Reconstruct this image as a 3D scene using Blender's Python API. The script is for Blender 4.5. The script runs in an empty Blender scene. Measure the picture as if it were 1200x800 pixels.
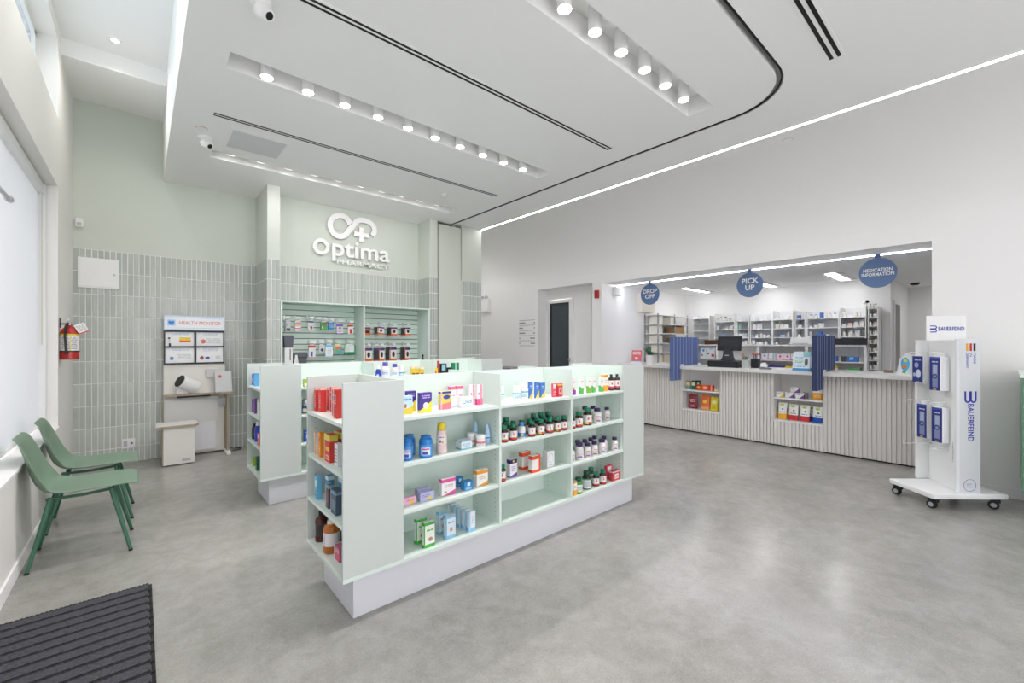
import bpy, bmesh, math, random
from mathutils import Vector, Matrix
random.seed(7)
PI = math.pi
SC = bpy.context.scene
COL = SC.collection

# ------------------------------------------------------------------ camera
cd = bpy.data.cameras.new('camera')
cd.sensor_fit = 'HORIZONTAL'; cd.sensor_width = 36.0; cd.lens = 15.0
cd.shift_y = 1.25 / 1200.0
cd.clip_start = 0.05; cd.clip_end = 200
cam = bpy.data.objects.new('camera', cd); COL.objects.link(cam)
cam.location = (0, 0, 1.47)
cam.rotation_euler = (PI / 2, 0, -math.radians(41.05))
SC.camera = cam

# ------------------------------------------------------------------ world, view
w = bpy.data.worlds.new('world'); SC.world = w; w.use_nodes = True
bg = w.node_tree.nodes['Background']
bg.inputs[0].default_value = (0.975, 0.978, 1.0, 1); bg.inputs[1].default_value = 4.1
SC.view_settings.view_transform = 'Standard'; SC.view_settings.look = 'None'
SC.view_settings.gamma = 1.0; SC.view_settings.use_curve_mapping = False
SC.view_settings.exposure = 0.82
SC.cycles.use_denoising = True; SC.cycles.denoising_prefilter = 'ACCURATE'
SC.cycles.max_bounces = 10; SC.cycles.diffuse_bounces = 8; SC.cycles.transparent_max_bounces = 8
SC.cycles.sample_clamp_indirect = 6.0

DOWN_W = 16.5      # each ceiling downlight (spot)
LED_E = 13.0        # radiance of the LED lines
PANEL_E = 7.4     # radiance of the lit panels in the dispensary ceiling
FRONT_FILL_W = 52.0    # fill lamp added behind the camera

def area_light(name, loc, rot, sx, sy, watts, col=(1, 1, 1)):
    l = bpy.data.lights.new(name, 'AREA'); l.shape = 'RECTANGLE'; l.size = sx; l.size_y = sy
    l.energy = watts; l.color = col
    o = bpy.data.objects.new(name, l); COL.objects.link(o); o.location = loc; o.rotation_euler = rot
    return o
# added area lamp, unseen behind the camera, as frontal fill
area_light('shop_front_fill', (1.5, -3.15, 1.75), (PI / 2, 0, 0), 3.6, 2.6, FRONT_FILL_W, (0.99, 0.962, 1.0))

area_light('corridor_fill', (5.25, 8.0, 3.5), (0, 0, 0), 0.3, 0.9, 3.4)  # unseen area lamp added to brighten the far white wall
area_light('dispensary_far_fill', (10.3, 0.0, 2.50), (0, 0, 0), 0.9, 0.5, 6)  # unseen area lamp added to lift the dark far end of the dispensary

# ------------------------------------------------------------------ helpers
def lin(c):
    return c / 12.92 if c <= 0.04045 else ((c + 0.055) / 1.055) ** 2.4
def hx(s):
    s = s.lstrip('#')
    return tuple(lin(int(s[i:i + 2], 16) / 255) for i in (0, 2, 4)) + (1,)
MATS = {}
def mat(name, col, rough=0.5, metal=0.0, spec=0.5, emit=0.0, alpha=1.0, trans=0.0, bump=None, vary=None, ior=1.45, coat=0):
    if name in MATS: return MATS[name]
    m = bpy.data.materials.new(name); m.use_nodes = True; MATS[name] = m
    nt = m.node_tree; b = nt.nodes['Principled BSDF']
    c = hx(col) if isinstance(col, str) else tuple(col) + (1,)
    b.inputs['Base Color'].default_value = c; b.inputs['Roughness'].default_value = rough
    b.inputs['Metallic'].default_value = metal; b.inputs['Specular IOR Level'].default_value = spec
    b.inputs['Transmission Weight'].default_value = trans; b.inputs['Alpha'].default_value = alpha
    b.inputs['IOR'].default_value = ior; b.inputs['Coat Weight'].default_value = coat
    if emit:
        b.inputs['Emission Color'].default_value = c; b.inputs['Emission Strength'].default_value = emit
    if bump or vary:
        tc = nt.nodes.new('ShaderNodeTexCoord')
        if bump:
            n = nt.nodes.new('ShaderNodeTexNoise'); n.inputs['Scale'].default_value = bump[0]; n.inputs['Detail'].default_value = 3
            nt.links.new(tc.outputs['Object'], n.inputs['Vector'])
            bp = nt.nodes.new('ShaderNodeBump'); bp.inputs['Strength'].default_value = bump[1]; bp.inputs['Distance'].default_value = 0.004
            nt.links.new(n.outputs['Fac'], bp.inputs['Height']); nt.links.new(bp.outputs['Normal'], b.inputs['Normal'])
        if vary:
            n = nt.nodes.new('ShaderNodeTexNoise'); n.inputs['Scale'].default_value = vary[0]; n.inputs['Detail'].default_value = 4
            nt.links.new(tc.outputs['Object'], n.inputs['Vector'])
            mx = nt.nodes.new('ShaderNodeMix'); mx.data_type = 'RGBA'
            mx.inputs[6].default_value = c; mx.inputs[7].default_value = hx(vary[1])
            nt.links.new(n.outputs['Fac'], mx.inputs[0]); nt.links.new(mx.outputs[2], b.inputs['Base Color'])
    return m

def art(name, base, ops, rough=0.45, metal=0.0):
    """printed pack: flat colour shapes in the object's own 0..1 box (x across the front, z up)"""
    if name in MATS: return MATS[name]
    m = bpy.data.materials.new(name); m.use_nodes = True; MATS[name] = m
    nt = m.node_tree; b = nt.nodes['Principled BSDF']; b.inputs['Roughness'].default_value = rough
    b.inputs['Metallic'].default_value = metal
    tc = nt.nodes.new('ShaderNodeTexCoord'); sp = nt.nodes.new('ShaderNodeSeparateXYZ')
    nt.links.new(tc.outputs['Generated'], sp.inputs[0])
    X, Z = sp.outputs[0], sp.outputs[2]
    def mth(op, a, c):
        n = nt.nodes.new('ShaderNodeMath'); n.operation = op
        for i, q in enumerate((a, c)):
            if hasattr(q, 'is_linked'): nt.links.new(q, n.inputs[i])
            else: n.inputs[i].default_value = q
        return n.outputs[0]
    cur = hx(base)
    for op in ops:
        k = op[0]
        if k == 'band': msk = mth('MULTIPLY', mth('GREATER_THAN', Z, op[1]), mth('LESS_THAN', Z, op[2]))
        elif k == 'xband': msk = mth('MULTIPLY', mth('GREATER_THAN', X, op[1]), mth('LESS_THAN', X, op[2]))
        elif k == 'rect':
            msk = mth('MULTIPLY', mth('MULTIPLY', mth('GREATER_THAN', X, op[1]), mth('LESS_THAN', X, op[2])),
                      mth('MULTIPLY', mth('GREATER_THAN', Z, op[3]), mth('LESS_THAN', Z, op[4])))
        elif k == 'disc':   # cx, cz, rx, rz
            dx = mth('DIVIDE', mth('SUBTRACT', X, op[1]), op[3]); dz = mth('DIVIDE', mth('SUBTRACT', Z, op[2]), op[4])
            msk = mth('LESS_THAN', mth('ADD', mth('MULTIPLY', dx, dx), mth('MULTIPLY', dz, dz)), 1.0)
        elif k == 'diag':   # below the line z = a + b x
            msk = mth('LESS_THAN', Z, mth('ADD', mth('MULTIPLY', X, op[2]), op[1]))
        elif k == 'text':   # x0 x1 z0 z1 rows colour : print too small to read
            msk = mth('MULTIPLY', mth('MULTIPLY', mth('GREATER_THAN', X, op[1]), mth('LESS_THAN', X, op[2])),
                      mth('MULTIPLY', mth('GREATER_THAN', Z, op[3]), mth('LESS_THAN', Z, op[4])))
            row = mth('FRACT', mth('MULTIPLY', mth('SUBTRACT', Z, op[3]), op[5] / (op[4] - op[3])), 0)
            msk = mth('MULTIPLY', msk, mth('LESS_THAN', row, 0.55))
            cv = nt.nodes.new('ShaderNodeCombineXYZ'); nt.links.new(X, cv.inputs[0])
            fl = mth('FLOOR', mth('MULTIPLY', mth('SUBTRACT', Z, op[3]), op[5] / (op[4] - op[3])), 0)
            nt.links.new(fl, cv.inputs[2])
            ns = nt.nodes.new('ShaderNodeTexNoise'); ns.inputs['Scale'].default_value = 11; ns.inputs['Detail'].default_value = 2
            nt.links.new(cv.outputs[0], ns.inputs['Vector'])
            msk = mth('MULTIPLY', msk, mth('GREATER_THAN', ns.outputs['Fac'], 0.44))
        mx = nt.nodes.new('ShaderNodeMix'); mx.data_type = 'RGBA'
        nt.links.new(msk, mx.inputs[0])
        if hasattr(cur, 'is_linked'): nt.links.new(cur, mx.inputs[6])
        else: mx.inputs[6].default_value = cur
        mx.inputs[7].default_value = hx(op[-1]); cur = mx.outputs[2]
    if hasattr(cur, 'is_linked'): nt.links.new(cur, b.inputs['Base Color'])
    else: b.inputs['Base Color'].default_value = cur
    return m

def tag(o, label=None, cat=None, group=None, kind=None):
    if label: o['label'] = label
    if cat: o['category'] = cat
    if group: o['group'] = group
    if kind: o['kind'] = kind
    return o
def thing(name, label, cat, loc=(0, 0, 0), rz=0.0, group=None):
    o = bpy.data.objects.new(name, None); COL.objects.link(o); o.empty_display_size = 0.1
    o.location = loc; o.rotation_euler = (0, 0, rz)
    return tag(o, label, cat, group)
def link(name, me, parent=None, loc=(0, 0, 0), rot=(0, 0, 0)):
    o = bpy.data.objects.new(name, me); COL.objects.link(o); o.parent = parent
    o.location = loc; o.rotation_euler = rot
    return o

class MB:
    def __init__(s): s.v = []; s.f = []; s.m = []; s.cur = 0
    def mi(s, i): s.cur = i; return s
    def add(s, vs, fs):
        n = len(s.v); s.v += [tuple(p) for p in vs]
        for f in fs: s.f.append([i + n for i in f]); s.m.append(s.cur)
        return s
    def box(s, x0, x1, y0, y1, z0, z1):
        x0, x1 = min(x0, x1), max(x0, x1); y0, y1 = min(y0, y1), max(y0, y1); z0, z1 = min(z0, z1), max(z0, z1)
        return s.add([(x0, y0, z0), (x1, y0, z0), (x1, y1, z0), (x0, y1, z0), (x0, y0, z1), (x1, y0, z1), (x1, y1, z1), (x0, y1, z1)],
                     [(0, 3, 2, 1), (4, 5, 6, 7), (0, 1, 5, 4), (1, 2, 6, 5), (2, 3, 7, 6), (3, 0, 4, 7)])
    def prism(s, pts, a, b, axis='z'):
        """polygon pts (2-D) extruded a..b along axis; pts are (x,y) for z, (x,z) for y, (y,z) for x"""
        n = len(pts)
        def P(p, t): return {'z': (p[0], p[1], t), 'y': (p[0], t, p[1]), 'x': (t, p[0], p[1])}[axis]
        vs = [P(p, a) for p in pts] + [P(p, b) for p in pts]
        fs = [list(range(n))[::-1], list(range(n, 2 * n))] + [(i, (i + 1) % n, n + (i + 1) % n, n + i) for i in range(n)]
        return s.add(vs, fs)
    def lathe(s, prof, n=16, c=(0, 0, 0), cap=True):
        vs = []; fs = []
        for r, z in prof:
            for k in range(n):
                a = 2 * PI * k / n; vs.append((c[0] + r * math.cos(a), c[1] + r * math.sin(a), c[2] + z))
        for i in range(len(prof) - 1):
            for k in range(n):
                k2 = (k + 1) % n; fs.append((i * n + k, i * n + k2, (i + 1) * n + k2, (i + 1) * n + k))
        if cap:
            fs.append(list(range(n))[::-1]); fs.append([(len(prof) - 1) * n + k for k in range(n)])
        return s.add(vs, fs)
    def tube(s, pts, r, n=8, closed=False):
        pts = [Vector(p) for p in pts]; R = r if isinstance(r, (list, tuple)) else [r] * len(pts)
        vs = []; fs = []; N = len(pts); up = None
        for i, p in enumerate(pts):
            if closed: t = pts[(i + 1) % N] - pts[i - 1]
            else: t = pts[min(i + 1, N - 1)] - pts[max(i - 1, 0)]
            t.normalize()
            if up is None:
                up = Vector((0, 0, 1)) if abs(t.z) < 0.9 else Vector((1, 0, 0))
            a = t.cross(up).normalized(); b = a.cross(t).normalized(); up = b
            for k in range(n):
                q = 2 * PI * k / n; vs.append(p + (a * math.cos(q) + b * math.sin(q)) * R[i])
        for i in range(N if closed else N - 1):
            j = (i + 1) % N
            for k in range(n):
                k2 = (k + 1) % n; fs.append((i * n + k, i * n + k2, j * n + k2, j * n + k))
        if not closed:
            fs.append(list(range(n))[::-1]); fs.append([(N - 1) * n + k for k in range(n)])
        return s.add(vs, fs)
    def grid(s, rows):
        nr, nc = len(rows), len(rows[0]); vs = [p for r in rows for p in r]
        return s.add(vs, [(i * nc + j, i * nc + j + 1, (i + 1) * nc + j + 1, (i + 1) * nc + j) for i in range(nr - 1) for j in range(nc - 1)])
    def mesh(s, name, mats, smooth=False, fix=True):
        me = bpy.data.meshes.new(name); me.from_pydata(s.v, [], s.f)
        for m in (mats if isinstance(mats, (list, tuple)) else [mats]): me.materials.append(m)
        for p, i in zip(me.polygons, s.m): p.material_index = i
        if fix:
            bm = bmesh.new(); bm.from_mesh(me); bmesh.ops.recalc_face_normals(bm, faces=bm.faces); bm.to_mesh(me); bm.free()
        if smooth:
            me.polygons.foreach_set('use_smooth', [True] * len(me.polygons))
            me.set_sharp_from_angle(angle=math.radians(38))
        me.update(); return me
    def build(s, name, mats, parent=None, loc=(0, 0, 0), rot=(0, 0, 0), smooth=False, bevel=0, fix=True):
        o = link(name, s.mesh(name, mats, smooth, fix), parent, loc, rot)
        if bevel:
            b = o.modifiers.new('bevel', 'BEVEL'); b.width = bevel; b.segments = 2; b.limit_method = 'ANGLE'
        return o
def structure(o): o['kind'] = 'structure'; return o

def text(name, body, size, mats, parent=None, loc=(0, 0, 0), rot=(0, 0, 0), ext=0.001, off=0.0, align='CENTER', space=1.0, width=None, res=3):
    cu = bpy.data.curves.new('t', 'FONT'); cu.body = body; cu.size = size; cu.extrude = ext; cu.offset = off
    cu.align_x = align; cu.align_y = 'CENTER'; cu.space_character = space; cu.resolution_u = res
    cu.space_line = 0.9
    o = bpy.data.objects.new('t', cu); COL.objects.link(o)
    me = bpy.data.meshes.new_from_object(o.evaluated_get(bpy.context.evaluated_depsgraph_get()))
    bpy.data.objects.remove(o); bpy.data.curves.remove(cu)
    me.name = name; me.materials.clear(); me.materials.append(mats)
    if width:
        xs = [v.co.x for v in me.vertices]; k = width / (max(xs) - min(xs)); me.transform(Matrix.Diagonal((k, 1, 1, 1)))
    return link(name, me, parent, loc, rot)
def filled(name, loops, z, m):
    """flat face with holes, at height z"""
    cu = bpy.data.curves.new('c', 'CURVE'); cu.dimensions = '2D'; cu.fill_mode = 'BOTH'
    for L in loops:
        sp = cu.splines.new('POLY'); sp.points.add(len(L) - 1); sp.use_cyclic_u = True
        for p, q in zip(sp.points, L): p.co = (q[0], q[1], 0, 1)
    o = bpy.data.objects.new('c', cu); COL.objects.link(o)
    me = bpy.data.meshes.new_from_object(o.evaluated_get(bpy.context.evaluated_depsgraph_get()))
    bpy.data.objects.remove(o); bpy.data.curves.remove(cu)
    me.name = name; me.materials.clear(); me.materials.append(m); me.transform(Matrix.Translation((0, 0, z)))
    return me
FACE_Y = (PI / 2, 0, 0)          # text read by someone looking along +y
FACE_X = (PI / 2, 0, -PI / 2)    # text read by someone looking along +x

# ------------------------------------------------------------------ surfaces
M_WALL = mat('white_paint', '#EEEDEC', 0.6, bump=(90, 0.02))
M_WALLW = mat('warm_white_paint', '#EAE8E4', 0.6, bump=(90, 0.02))
M_CEIL = mat('ceiling_paint', '#F0F0EF', 0.7)
M_SAGE = mat('sage_paint', '#CCD2C8', 0.6, bump=(90, 0.02))
M_GROUT = mat('pale_grout', '#F5F5F2', 0.8)
M_MINT = mat('mint_laminate', '#DAE6DF', 0.35)
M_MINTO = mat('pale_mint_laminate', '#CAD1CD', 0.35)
M_PLINTH = mat('grey_plinth', '#DCDDE3', 0.4)
M_WHITE = mat('white_plastic', '#EDEDEC', 0.35)
M_WHITEM = mat('white_metal', '#E9EAEA', 0.3)
M_BLACK = mat('black_plastic', '#15161A', 0.35)
M_DARK = mat('dark_slot', '#0C0C0E', 0.6)
M_GREY = mat('grey_plastic', '#B9BABC', 0.4)
M_STEEL = mat('brushed_steel', '#C5C6C8', 0.28, metal=1.0)
M_RUB = mat('black_rubber', '#1D1E20', 0.7)
M_LED = mat('led_white', '#FFFAFF', 0.5, emit=LED_E)
M_PANEL = mat('lit_panel', '#FFFFFF', 0.5, emit=PANEL_E)
M_LAMP = mat('lamp_glow', '#FFF9F0', 0.5, emit=14.0)
M_GLASS = mat('clear_glass', '#FFFFFF', 0.02, trans=1.0, ior=1.1)

def make_tile_mat():
    m = bpy.data.materials.new('glazed_tile'); m.use_nodes = True; nt = m.node_tree; b = nt.nodes['Principled BSDF']
    oi = nt.nodes.new('ShaderNodeObjectInfo'); tc = nt.nodes.new('ShaderNodeTexCoord')
    n = nt.nodes.new('ShaderNodeTexNoise'); n.inputs['Scale'].default_value = 14; n.inputs['Detail'].default_value = 4
    mp = nt.nodes.new('ShaderNodeMapping'); mp.inputs['Scale'].default_value = (1.6, 1.6, 0.5)
    ad = nt.nodes.new('ShaderNodeVectorMath'); ad.operation = 'ADD'
    sc = nt.nodes.new('ShaderNodeVectorMath'); sc.operation = 'SCALE'; sc.inputs[3].default_value = 9.0
    nt.links.new(oi.outputs['Random'], sc.inputs[0]); nt.links.new(tc.outputs['Object'], mp.inputs[0])
    nt.links.new(mp.outputs[0], ad.inputs[0]); nt.links.new(sc.outputs[0], ad.inputs[1]); nt.links.new(ad.outputs[0], n.inputs['Vector'])
    mx = nt.nodes.new('ShaderNodeMath'); mx.operation = 'MULTIPLY_ADD'; mx.inputs[1].default_value = 0.45
    nt.links.new(oi.outputs['Random'], mx.inputs[0])
    m2 = nt.nodes.new('ShaderNodeMath'); m2.operation = 'MULTIPLY'; m2.inputs[1].default_value = 0.75
    nt.links.new(n.outputs['Fac'], m2.inputs[0]); nt.links.new(m2.outputs[0], mx.inputs[2])
    cr = nt.nodes.new('ShaderNodeValToRGB'); e = cr.color_ramp.elements
    e[0].position = 0.15; e[0].color = hx('#A6ADA6'); e[1].position = 0.95; e[1].color = hx('#BCC2BB')
    nt.links.new(mx.outputs[0], cr.inputs[0]); nt.links.new(cr.outputs[0], b.inputs['Base Color'])
    b.inputs['Roughness'].default_value = 0.22
    bp = nt.nodes.new('ShaderNodeBump'); bp.inputs['Strength'].default_value = 0.25; bp.inputs['Distance'].default_value = 0.003
    nt.links.new(n.outputs['Fac'], bp.inputs['Height']); nt.links.new(bp.outputs['Normal'], b.inputs['Normal'])
    return m
M_TILE = make_tile_mat()

def make_concrete():
    m = bpy.data.materials.new('polished_concrete'); m.use_nodes = True; nt = m.node_tree; b = nt.nodes['Principled BSDF']
    tc = nt.nodes.new('ShaderNodeTexCoord')
    def noise(s, d, r=0.55, dist=0.0):
        n = nt.nodes.new('ShaderNodeTexNoise'); n.inputs['Scale'].default_value = s; n.inputs['Detail'].default_value = d
        n.inputs['Roughness'].default_value = r; n.inputs['Distortion'].default_value = dist
        nt.links.new(tc.outputs['Object'], n.inputs['Vector']); return n
    a, c, d = noise(0.8, 2, 0.5), noise(6.0, 10, 0.8, 0.3), noise(110, 3)
    def mix(fac, lo, hi, ca, cb):
        mr = nt.nodes.new('ShaderNodeMapRange'); mr.interpolation_type = 'SMOOTHSTEP'; mr.inputs[1].default_value = lo; mr.inputs[2].default_value = hi
        nt.links.new(fac, mr.inputs[0])
        mx = nt.nodes.new('ShaderNodeMix'); mx.data_type = 'RGBA'; nt.links.new(mr.outputs[0], mx.inputs[0])
        for k, q in ((6, ca), (7, cb)):
            if isinstance(q, str): mx.inputs[k].default_value = hx(q)
            else: nt.links.new(q, mx.inputs[k])
        return mx.outputs[2]
    base = mix(a.outputs['Fac'], 0.2, 0.8, '#7F7E79', '#ABA9A3')
    fine = mix(c.outputs['Fac'], 0.3, 0.7, '#777672', '#B4B3AE')
    grain = mix(d.outputs['Fac'], 0.3, 0.7, '#7A7975', '#B8B7B2')
    mg = nt.nodes.new('ShaderNodeMix'); mg.data_type = 'RGBA'; mg.inputs[0].default_value = 0.35
    nt.links.new(fine, mg.inputs[6]); nt.links.new(grain, mg.inputs[7]); fine = mg.outputs[2]
    mm = nt.nodes.new('ShaderNodeMix'); mm.data_type = 'RGBA'; mm.inputs[0].default_value = 0.5
    nt.links.new(base, mm.inputs[6]); nt.links.new(fine, mm.inputs[7]); nt.links.new(mm.outputs[2], b.inputs['Base Color'])
    rr = nt.nodes.new('ShaderNodeMapRange'); rr.inputs[3].default_value = 0.15; rr.inputs[4].default_value = 0.28
    nt.links.new(c.outputs['Fac'], rr.inputs[0]); nt.links.new(rr.outputs[0], b.inputs['Roughness'])
    b.inputs['Specular IOR Level'].default_value = 0.5
    return m
M_FLOOR = make_concrete()

# ------------------------------------------------------------------ the room shell
XL, ZC, ZT = -0.59, 3.54, 2.57
structure(MB().box(-1.2, 11.4, -3.2, 9.8, -0.12, 0).build('floor', M_FLOOR))

# left wall with the long blind window and the clerestory above it
b = MB()
b.box(-0.95, XL, -3.2, 5.884, 0, 0.67)
b.box(-0.95, XL, -3.2, 5.884, 2.95, 3.60)
b.box(-0.95, XL, -3.2, 5.884, 4.35, 4.62)
b.box(-0.95, XL, 5.884, 7.3, 0, 4.62)
b.box(-0.95, XL, -3.2, -1.6, 0.67, 2.95); b.box(-0.95, XL, -3.2, -1.6, 3.60, 4.35)
structure(b.build('wall_left', M_WALLW))
structure(MB().box(XL, XL + 0.012, -3.0, 7.06, 0, 0.095).build('baseboard_left', M_WALL, bevel=0.003))
structure(MB().box(-0.75, XL + 0.012, -1.6, 5.884, 0.655, 0.675).build('trim_1', M_WALL, bevel=0.003))   # sill board
# window 1 (behind the blind)
wn = structure(thing('window_1', None, None, (0, 0, 0)))
f = MB()
for y in (-1.6, 0.25, 2.1, 3.95, 5.824): f.box(-0.80, -0.755, y, y + 0.06, 0.675, 2.95)
f.box(-0.80, -0.755, -1.6, 5.884, 0.675, 0.735); f.box(-0.80, -0.755, -1.6, 5.884, 2.89, 2.95)
f.build('frame', M_WHITEM, wn)
for y in (-1.54, 0.31, 2.16, 4.01):
    MB().box(-0.782, -0.778, y, y + (1.79 if y < 4 else 1.814), 0.735, 2.89).build('pane', M_GLASS, wn)
wn = structure(thing('window_2', None, None, (0, 0, 0)))
f = MB()
for y in (-1.6, 0.25, 2.1, 3.95, 5.834): f.box(-0.79, -0.73, y, y + 0.05, 3.60, 4.35)
f.box(-0.79, -0.73, -1.6, 5.884, 3.60, 3.645); f.box(-0.79, -0.73, -1.6, 5.884, 4.305, 4.35)
f.build('frame', M_WHITEM, wn)
M_TINT = mat('tinted_glass', '#8E979C', 0.03, trans=1.0, ior=1.1)
for y in (-1.55, 0.30, 2.15, 4.0):
    MB().box(-0.764, -0.758, y, y + (1.8 if y < 4 else 1.834), 3.645, 4.305).build('pane', M_TINT, wn)

# upper ceiling strip by the window and its bulkhead
structure(MB().box(-0.95, 0.30, -3.2, 6.07, 4.47, 4.62).build('ceiling_upper', M_CEIL))
structure(MB().box(-0.95, 0.30, 6.07, 7.3, 4.30, 4.62).build('ceiling_bulkhead', M_CEIL))
structure(MB().box(0.22, 0.30, -3.2, 7.06, ZC + 0.001, 4.47).build('ceiling_fascia', M_CEIL))

# lowered ceiling, split by the curved partition track
def track(r, x, y):    # straight down the room, then a quarter turn, then back to the left
    cx, cy = 3.62, 1.61
    pts = [(x, 7.06)]
    for k in range(13):
        a = -k * PI / 2 / 12; pts.append((cx + (x - cx) * math.cos(a), cy + (cy - y) * math.sin(a)))
    return pts + [(0.30, y)]
inner, outer = track(0, 4.098, 1.142), track(0, 4.148, 1.092)
TRO = [(0.485, 3.785, 1.66, 1.89), (0.485, 3.785, 3.61, 3.84), (0.585, 3.75, 5.58, 5.80)]
holes = [[(a, c), (b_, c), (b_, d), (a, d)] for a, b_, c, d in TRO]
in_poly = inner[:-1] + [(0.22, 1.142), (0.22, 7.06)]
out_poly = [(0.22, -3.2), (4.725, -3.2), (4.725, 7.06)] + outer[:-1] + [(0.22, 1.092)]
structure(link('ceiling', filled('ceiling', [in_poly] + holes, ZC, M_CEIL)))
structure(link('ceiling_outer', filled('ceiling_outer', [out_poly], ZC, M_CEIL)))
g = MB()
for P in (inner, outer): g.grid([[(p[0], p[1], ZC) for p in P], [(p[0], p[1], ZC + 0.07) for p in P]])
g.grid([[(p[0], p[1], ZC + 0.07) for p in inner], [(p[0], p[1], ZC + 0.07) for p in outer]])
structure(g.build('trim_2', mat('track_channel', '#D8D9D8', 0.6), fix=False))
for a, b_, c, d in TRO:
    g = MB()
    g.add([(a, c, ZC), (b_, c, ZC), (b_, d, ZC), (a, d, ZC), (a, c, ZC + 0.17), (b_, c, ZC + 0.17), (b_, d, ZC + 0.17), (a, d, ZC + 0.17)],
          [(0, 1, 5, 4), (1, 2, 6, 5), (2, 3, 7, 6), (3, 0, 4, 7), (4, 5, 6, 7)])
    structure(g.build('ceiling_trough', M_CEIL, fix=False))
mid = track(0, 4.123, 1.117)
g = MB()
rail0, rail1 = track(0, 4.130, 1.110), track(0, 4.140, 1.100)
g.grid([[(p[0], p[1], ZC + 0.004) for p in rail0], [(p[0], p[1], ZC + 0.004) for p in rail1]])
g.grid([[(p[0], p[1], ZC + 0.004) for p in rail0], [(p[0], p[1], ZC + 0.016) for p in rail0]])
g.grid([[(p[0], p[1], ZC + 0.004) for p in rail1], [(p[0], p[1], ZC + 0.016) for p in rail1]])
tag(g.build('partition_track', M_DARK), 'thin black track curving through the white ceiling', 'track')
structure(MB().box(0.0, 6.6, -3.2, 9.8, 4.62, 4.7).build('roof_slab', M_CEIL))

# LED line and the coved ceiling that runs into the right wall
led = MB().box(4.734, 4.758, -3.15, 9.55, ZC, ZC + 0.03).build('led_strip', M_LED)
tag(led, 'long glowing LED line in the ceiling along the coved wall', 'light')
prof = [(4.767, ZC), (5.05, ZC)]
for k in range(1, 19):
    a = k / 18 * PI / 2; prof.append((5.05 + 1.17 * math.sin(a), 2.72 + 0.82 * math.cos(a)))
g = MB(); g.grid([[(x, y, z) for x, z in prof] for y in (-3.2, 9.7)])
structure(g.build('ceiling_cove', M_WALL, smooth=True, fix=False))
structure(MB().box(4.725, 4.767, -3.2, 9.7, ZC + 0.03, ZC + 0.08).build('trim_3', M_WHITEM))

# right wall, alcove with a glazed door, opening to the dispensary
XR = 6.22
b = MB()
b.box(XR, 6.40, 6.333, 9.7, 0, 2.72); b.box(XR, 6.40, 4.913, 6.333, 2.56, 2.72)
b.box(XR, 6.60, 4.70, 4.913, 0, 2.72); b.box(XR, 6.36, 0.48, 4.70, 2.53, 2.72); b.box(XR, 6.40, -3.2, 0.48, 0, 2.72)
structure(b.build('wall_right', M_WALL))
structure(MB().box(XR - 0.012, XR, -3.0, 0.47, 0, 0.09).box(XR - 0.012, XR, 6.34, 9.6, 0, 0.09).build('baseboard_right', M_WALL))
b = MB()
b.box(6.40, 6.60, 6.333, 6.45, 0, 2.72); b.box(6.40, 6.62, 4.913, 6.333, 2.56, 2.66)
b.box(6.485, 6.60, 4.913, 5.611, 0, 2.56); b.box(6.485, 6.60, 6.28, 6.333, 0, 2.56); b.box(6.485, 6.60, 5.611, 6.28, 2.36, 2.56)
structure(b.build('wall_alcove', M_WALL))
dr = structure(thing('door_1', None, None, (0, 0, 0)))
d = MB(); d.box(6.50, 6.545, 5.63, 5.72, 0.005, 2.35); d.box(6.50, 6.545, 6.25, 6.275, 0.005, 2.35); d.box(6.50, 6.545, 5.72, 6.25, 2.285, 2.35); d.box(6.50, 6.545, 5.72, 6.25, 0.005, 0.35)
d.build('leaf', M_WALL, dr)
M_SMOKE = mat('dark_glass', '#39444A', 0.05, spec=0.8)
M_SMK2 = mat('dark_frame', '#23292C', 0.4)
d = MB(); d.box(6.496, 6.53, 5.72, 5.745, 0.35, 2.285); d.box(6.496, 6.53, 6.225, 6.25, 0.35, 2.285); d.box(6.496, 6.53, 5.745, 6.225, 2.25, 2.285); d.box(6.496, 6.53, 5.745, 6.225, 0.35, 0.385)
d.build('window_frame', M_SMK2, dr)
MB().box(6.515, 6.522, 5.745, 6.225, 0.385, 2.25).build('pane', M_SMOKE, dr)
f = MB(); f.box(6.462, 6.486, 5.57, 5.63, 0, 2.42); f.box(6.462, 6.486, 6.278, 6.325, 0, 2.42); f.box(6.462, 6.486, 5.63, 6.278, 2.355, 2.42)
f.build('door_frame', M_WALL, dr)
h = MB(); h.lathe([(0.03, 0), (0.03, 0.008), (0.012, 0.01), (0.012, 0.03), (0.026, 0.035), (0.03, 0.05), (0.022, 0.062)], 14)
h.build('door_knob', M_STEEL, dr, (6.50, 5.665, 1.13), (0, -PI / 2, 0), smooth=True)
structure(MB().box(6.465, 6.484, 5.13, 5.24, 0, 2.42).build('trim_4', M_WALL))

# corridor behind the sage end wall
structure(MB().box(4.6, 6.5, 9.6, 9.8, 0, 3.6).build('wall_corridor', M_WALL))

# back wall: painted above, tiled below
def two_tone(name, x0, x1, y0, y1, ztop):
    b = MB(); b.mi(0).box(x0, x1, y0, y1, 0, ZT); b.mi(1).box(x0, x1, y0, y1, ZT, ztop)
    return structure(b.build(name, [M_GROUT, M_SAGE]))
wb = two_tone('wall_back', -0.95, 1.25, 7.06, 7.3, 4.62)
wp1 = two_tone('wall_pillar', 1.25, 1.40, 6.30, 7.3, ZC)
wlg = two_tone('wall_logo', 1.40, 3.66, 6.70, 7.3, ZC)
wp2 = two_tone('wall_pillar_2', 3.66, 3.81, 6.30, 7.3, ZC)
wen = two_tone('wall_end', 4.29, 4.722, 6.28, 9.7, ZC)
structure(MB().box(3.81, 4.29, 6.42, 7.3, 0, ZC).build('wall_pocket', M_DARK))

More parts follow.
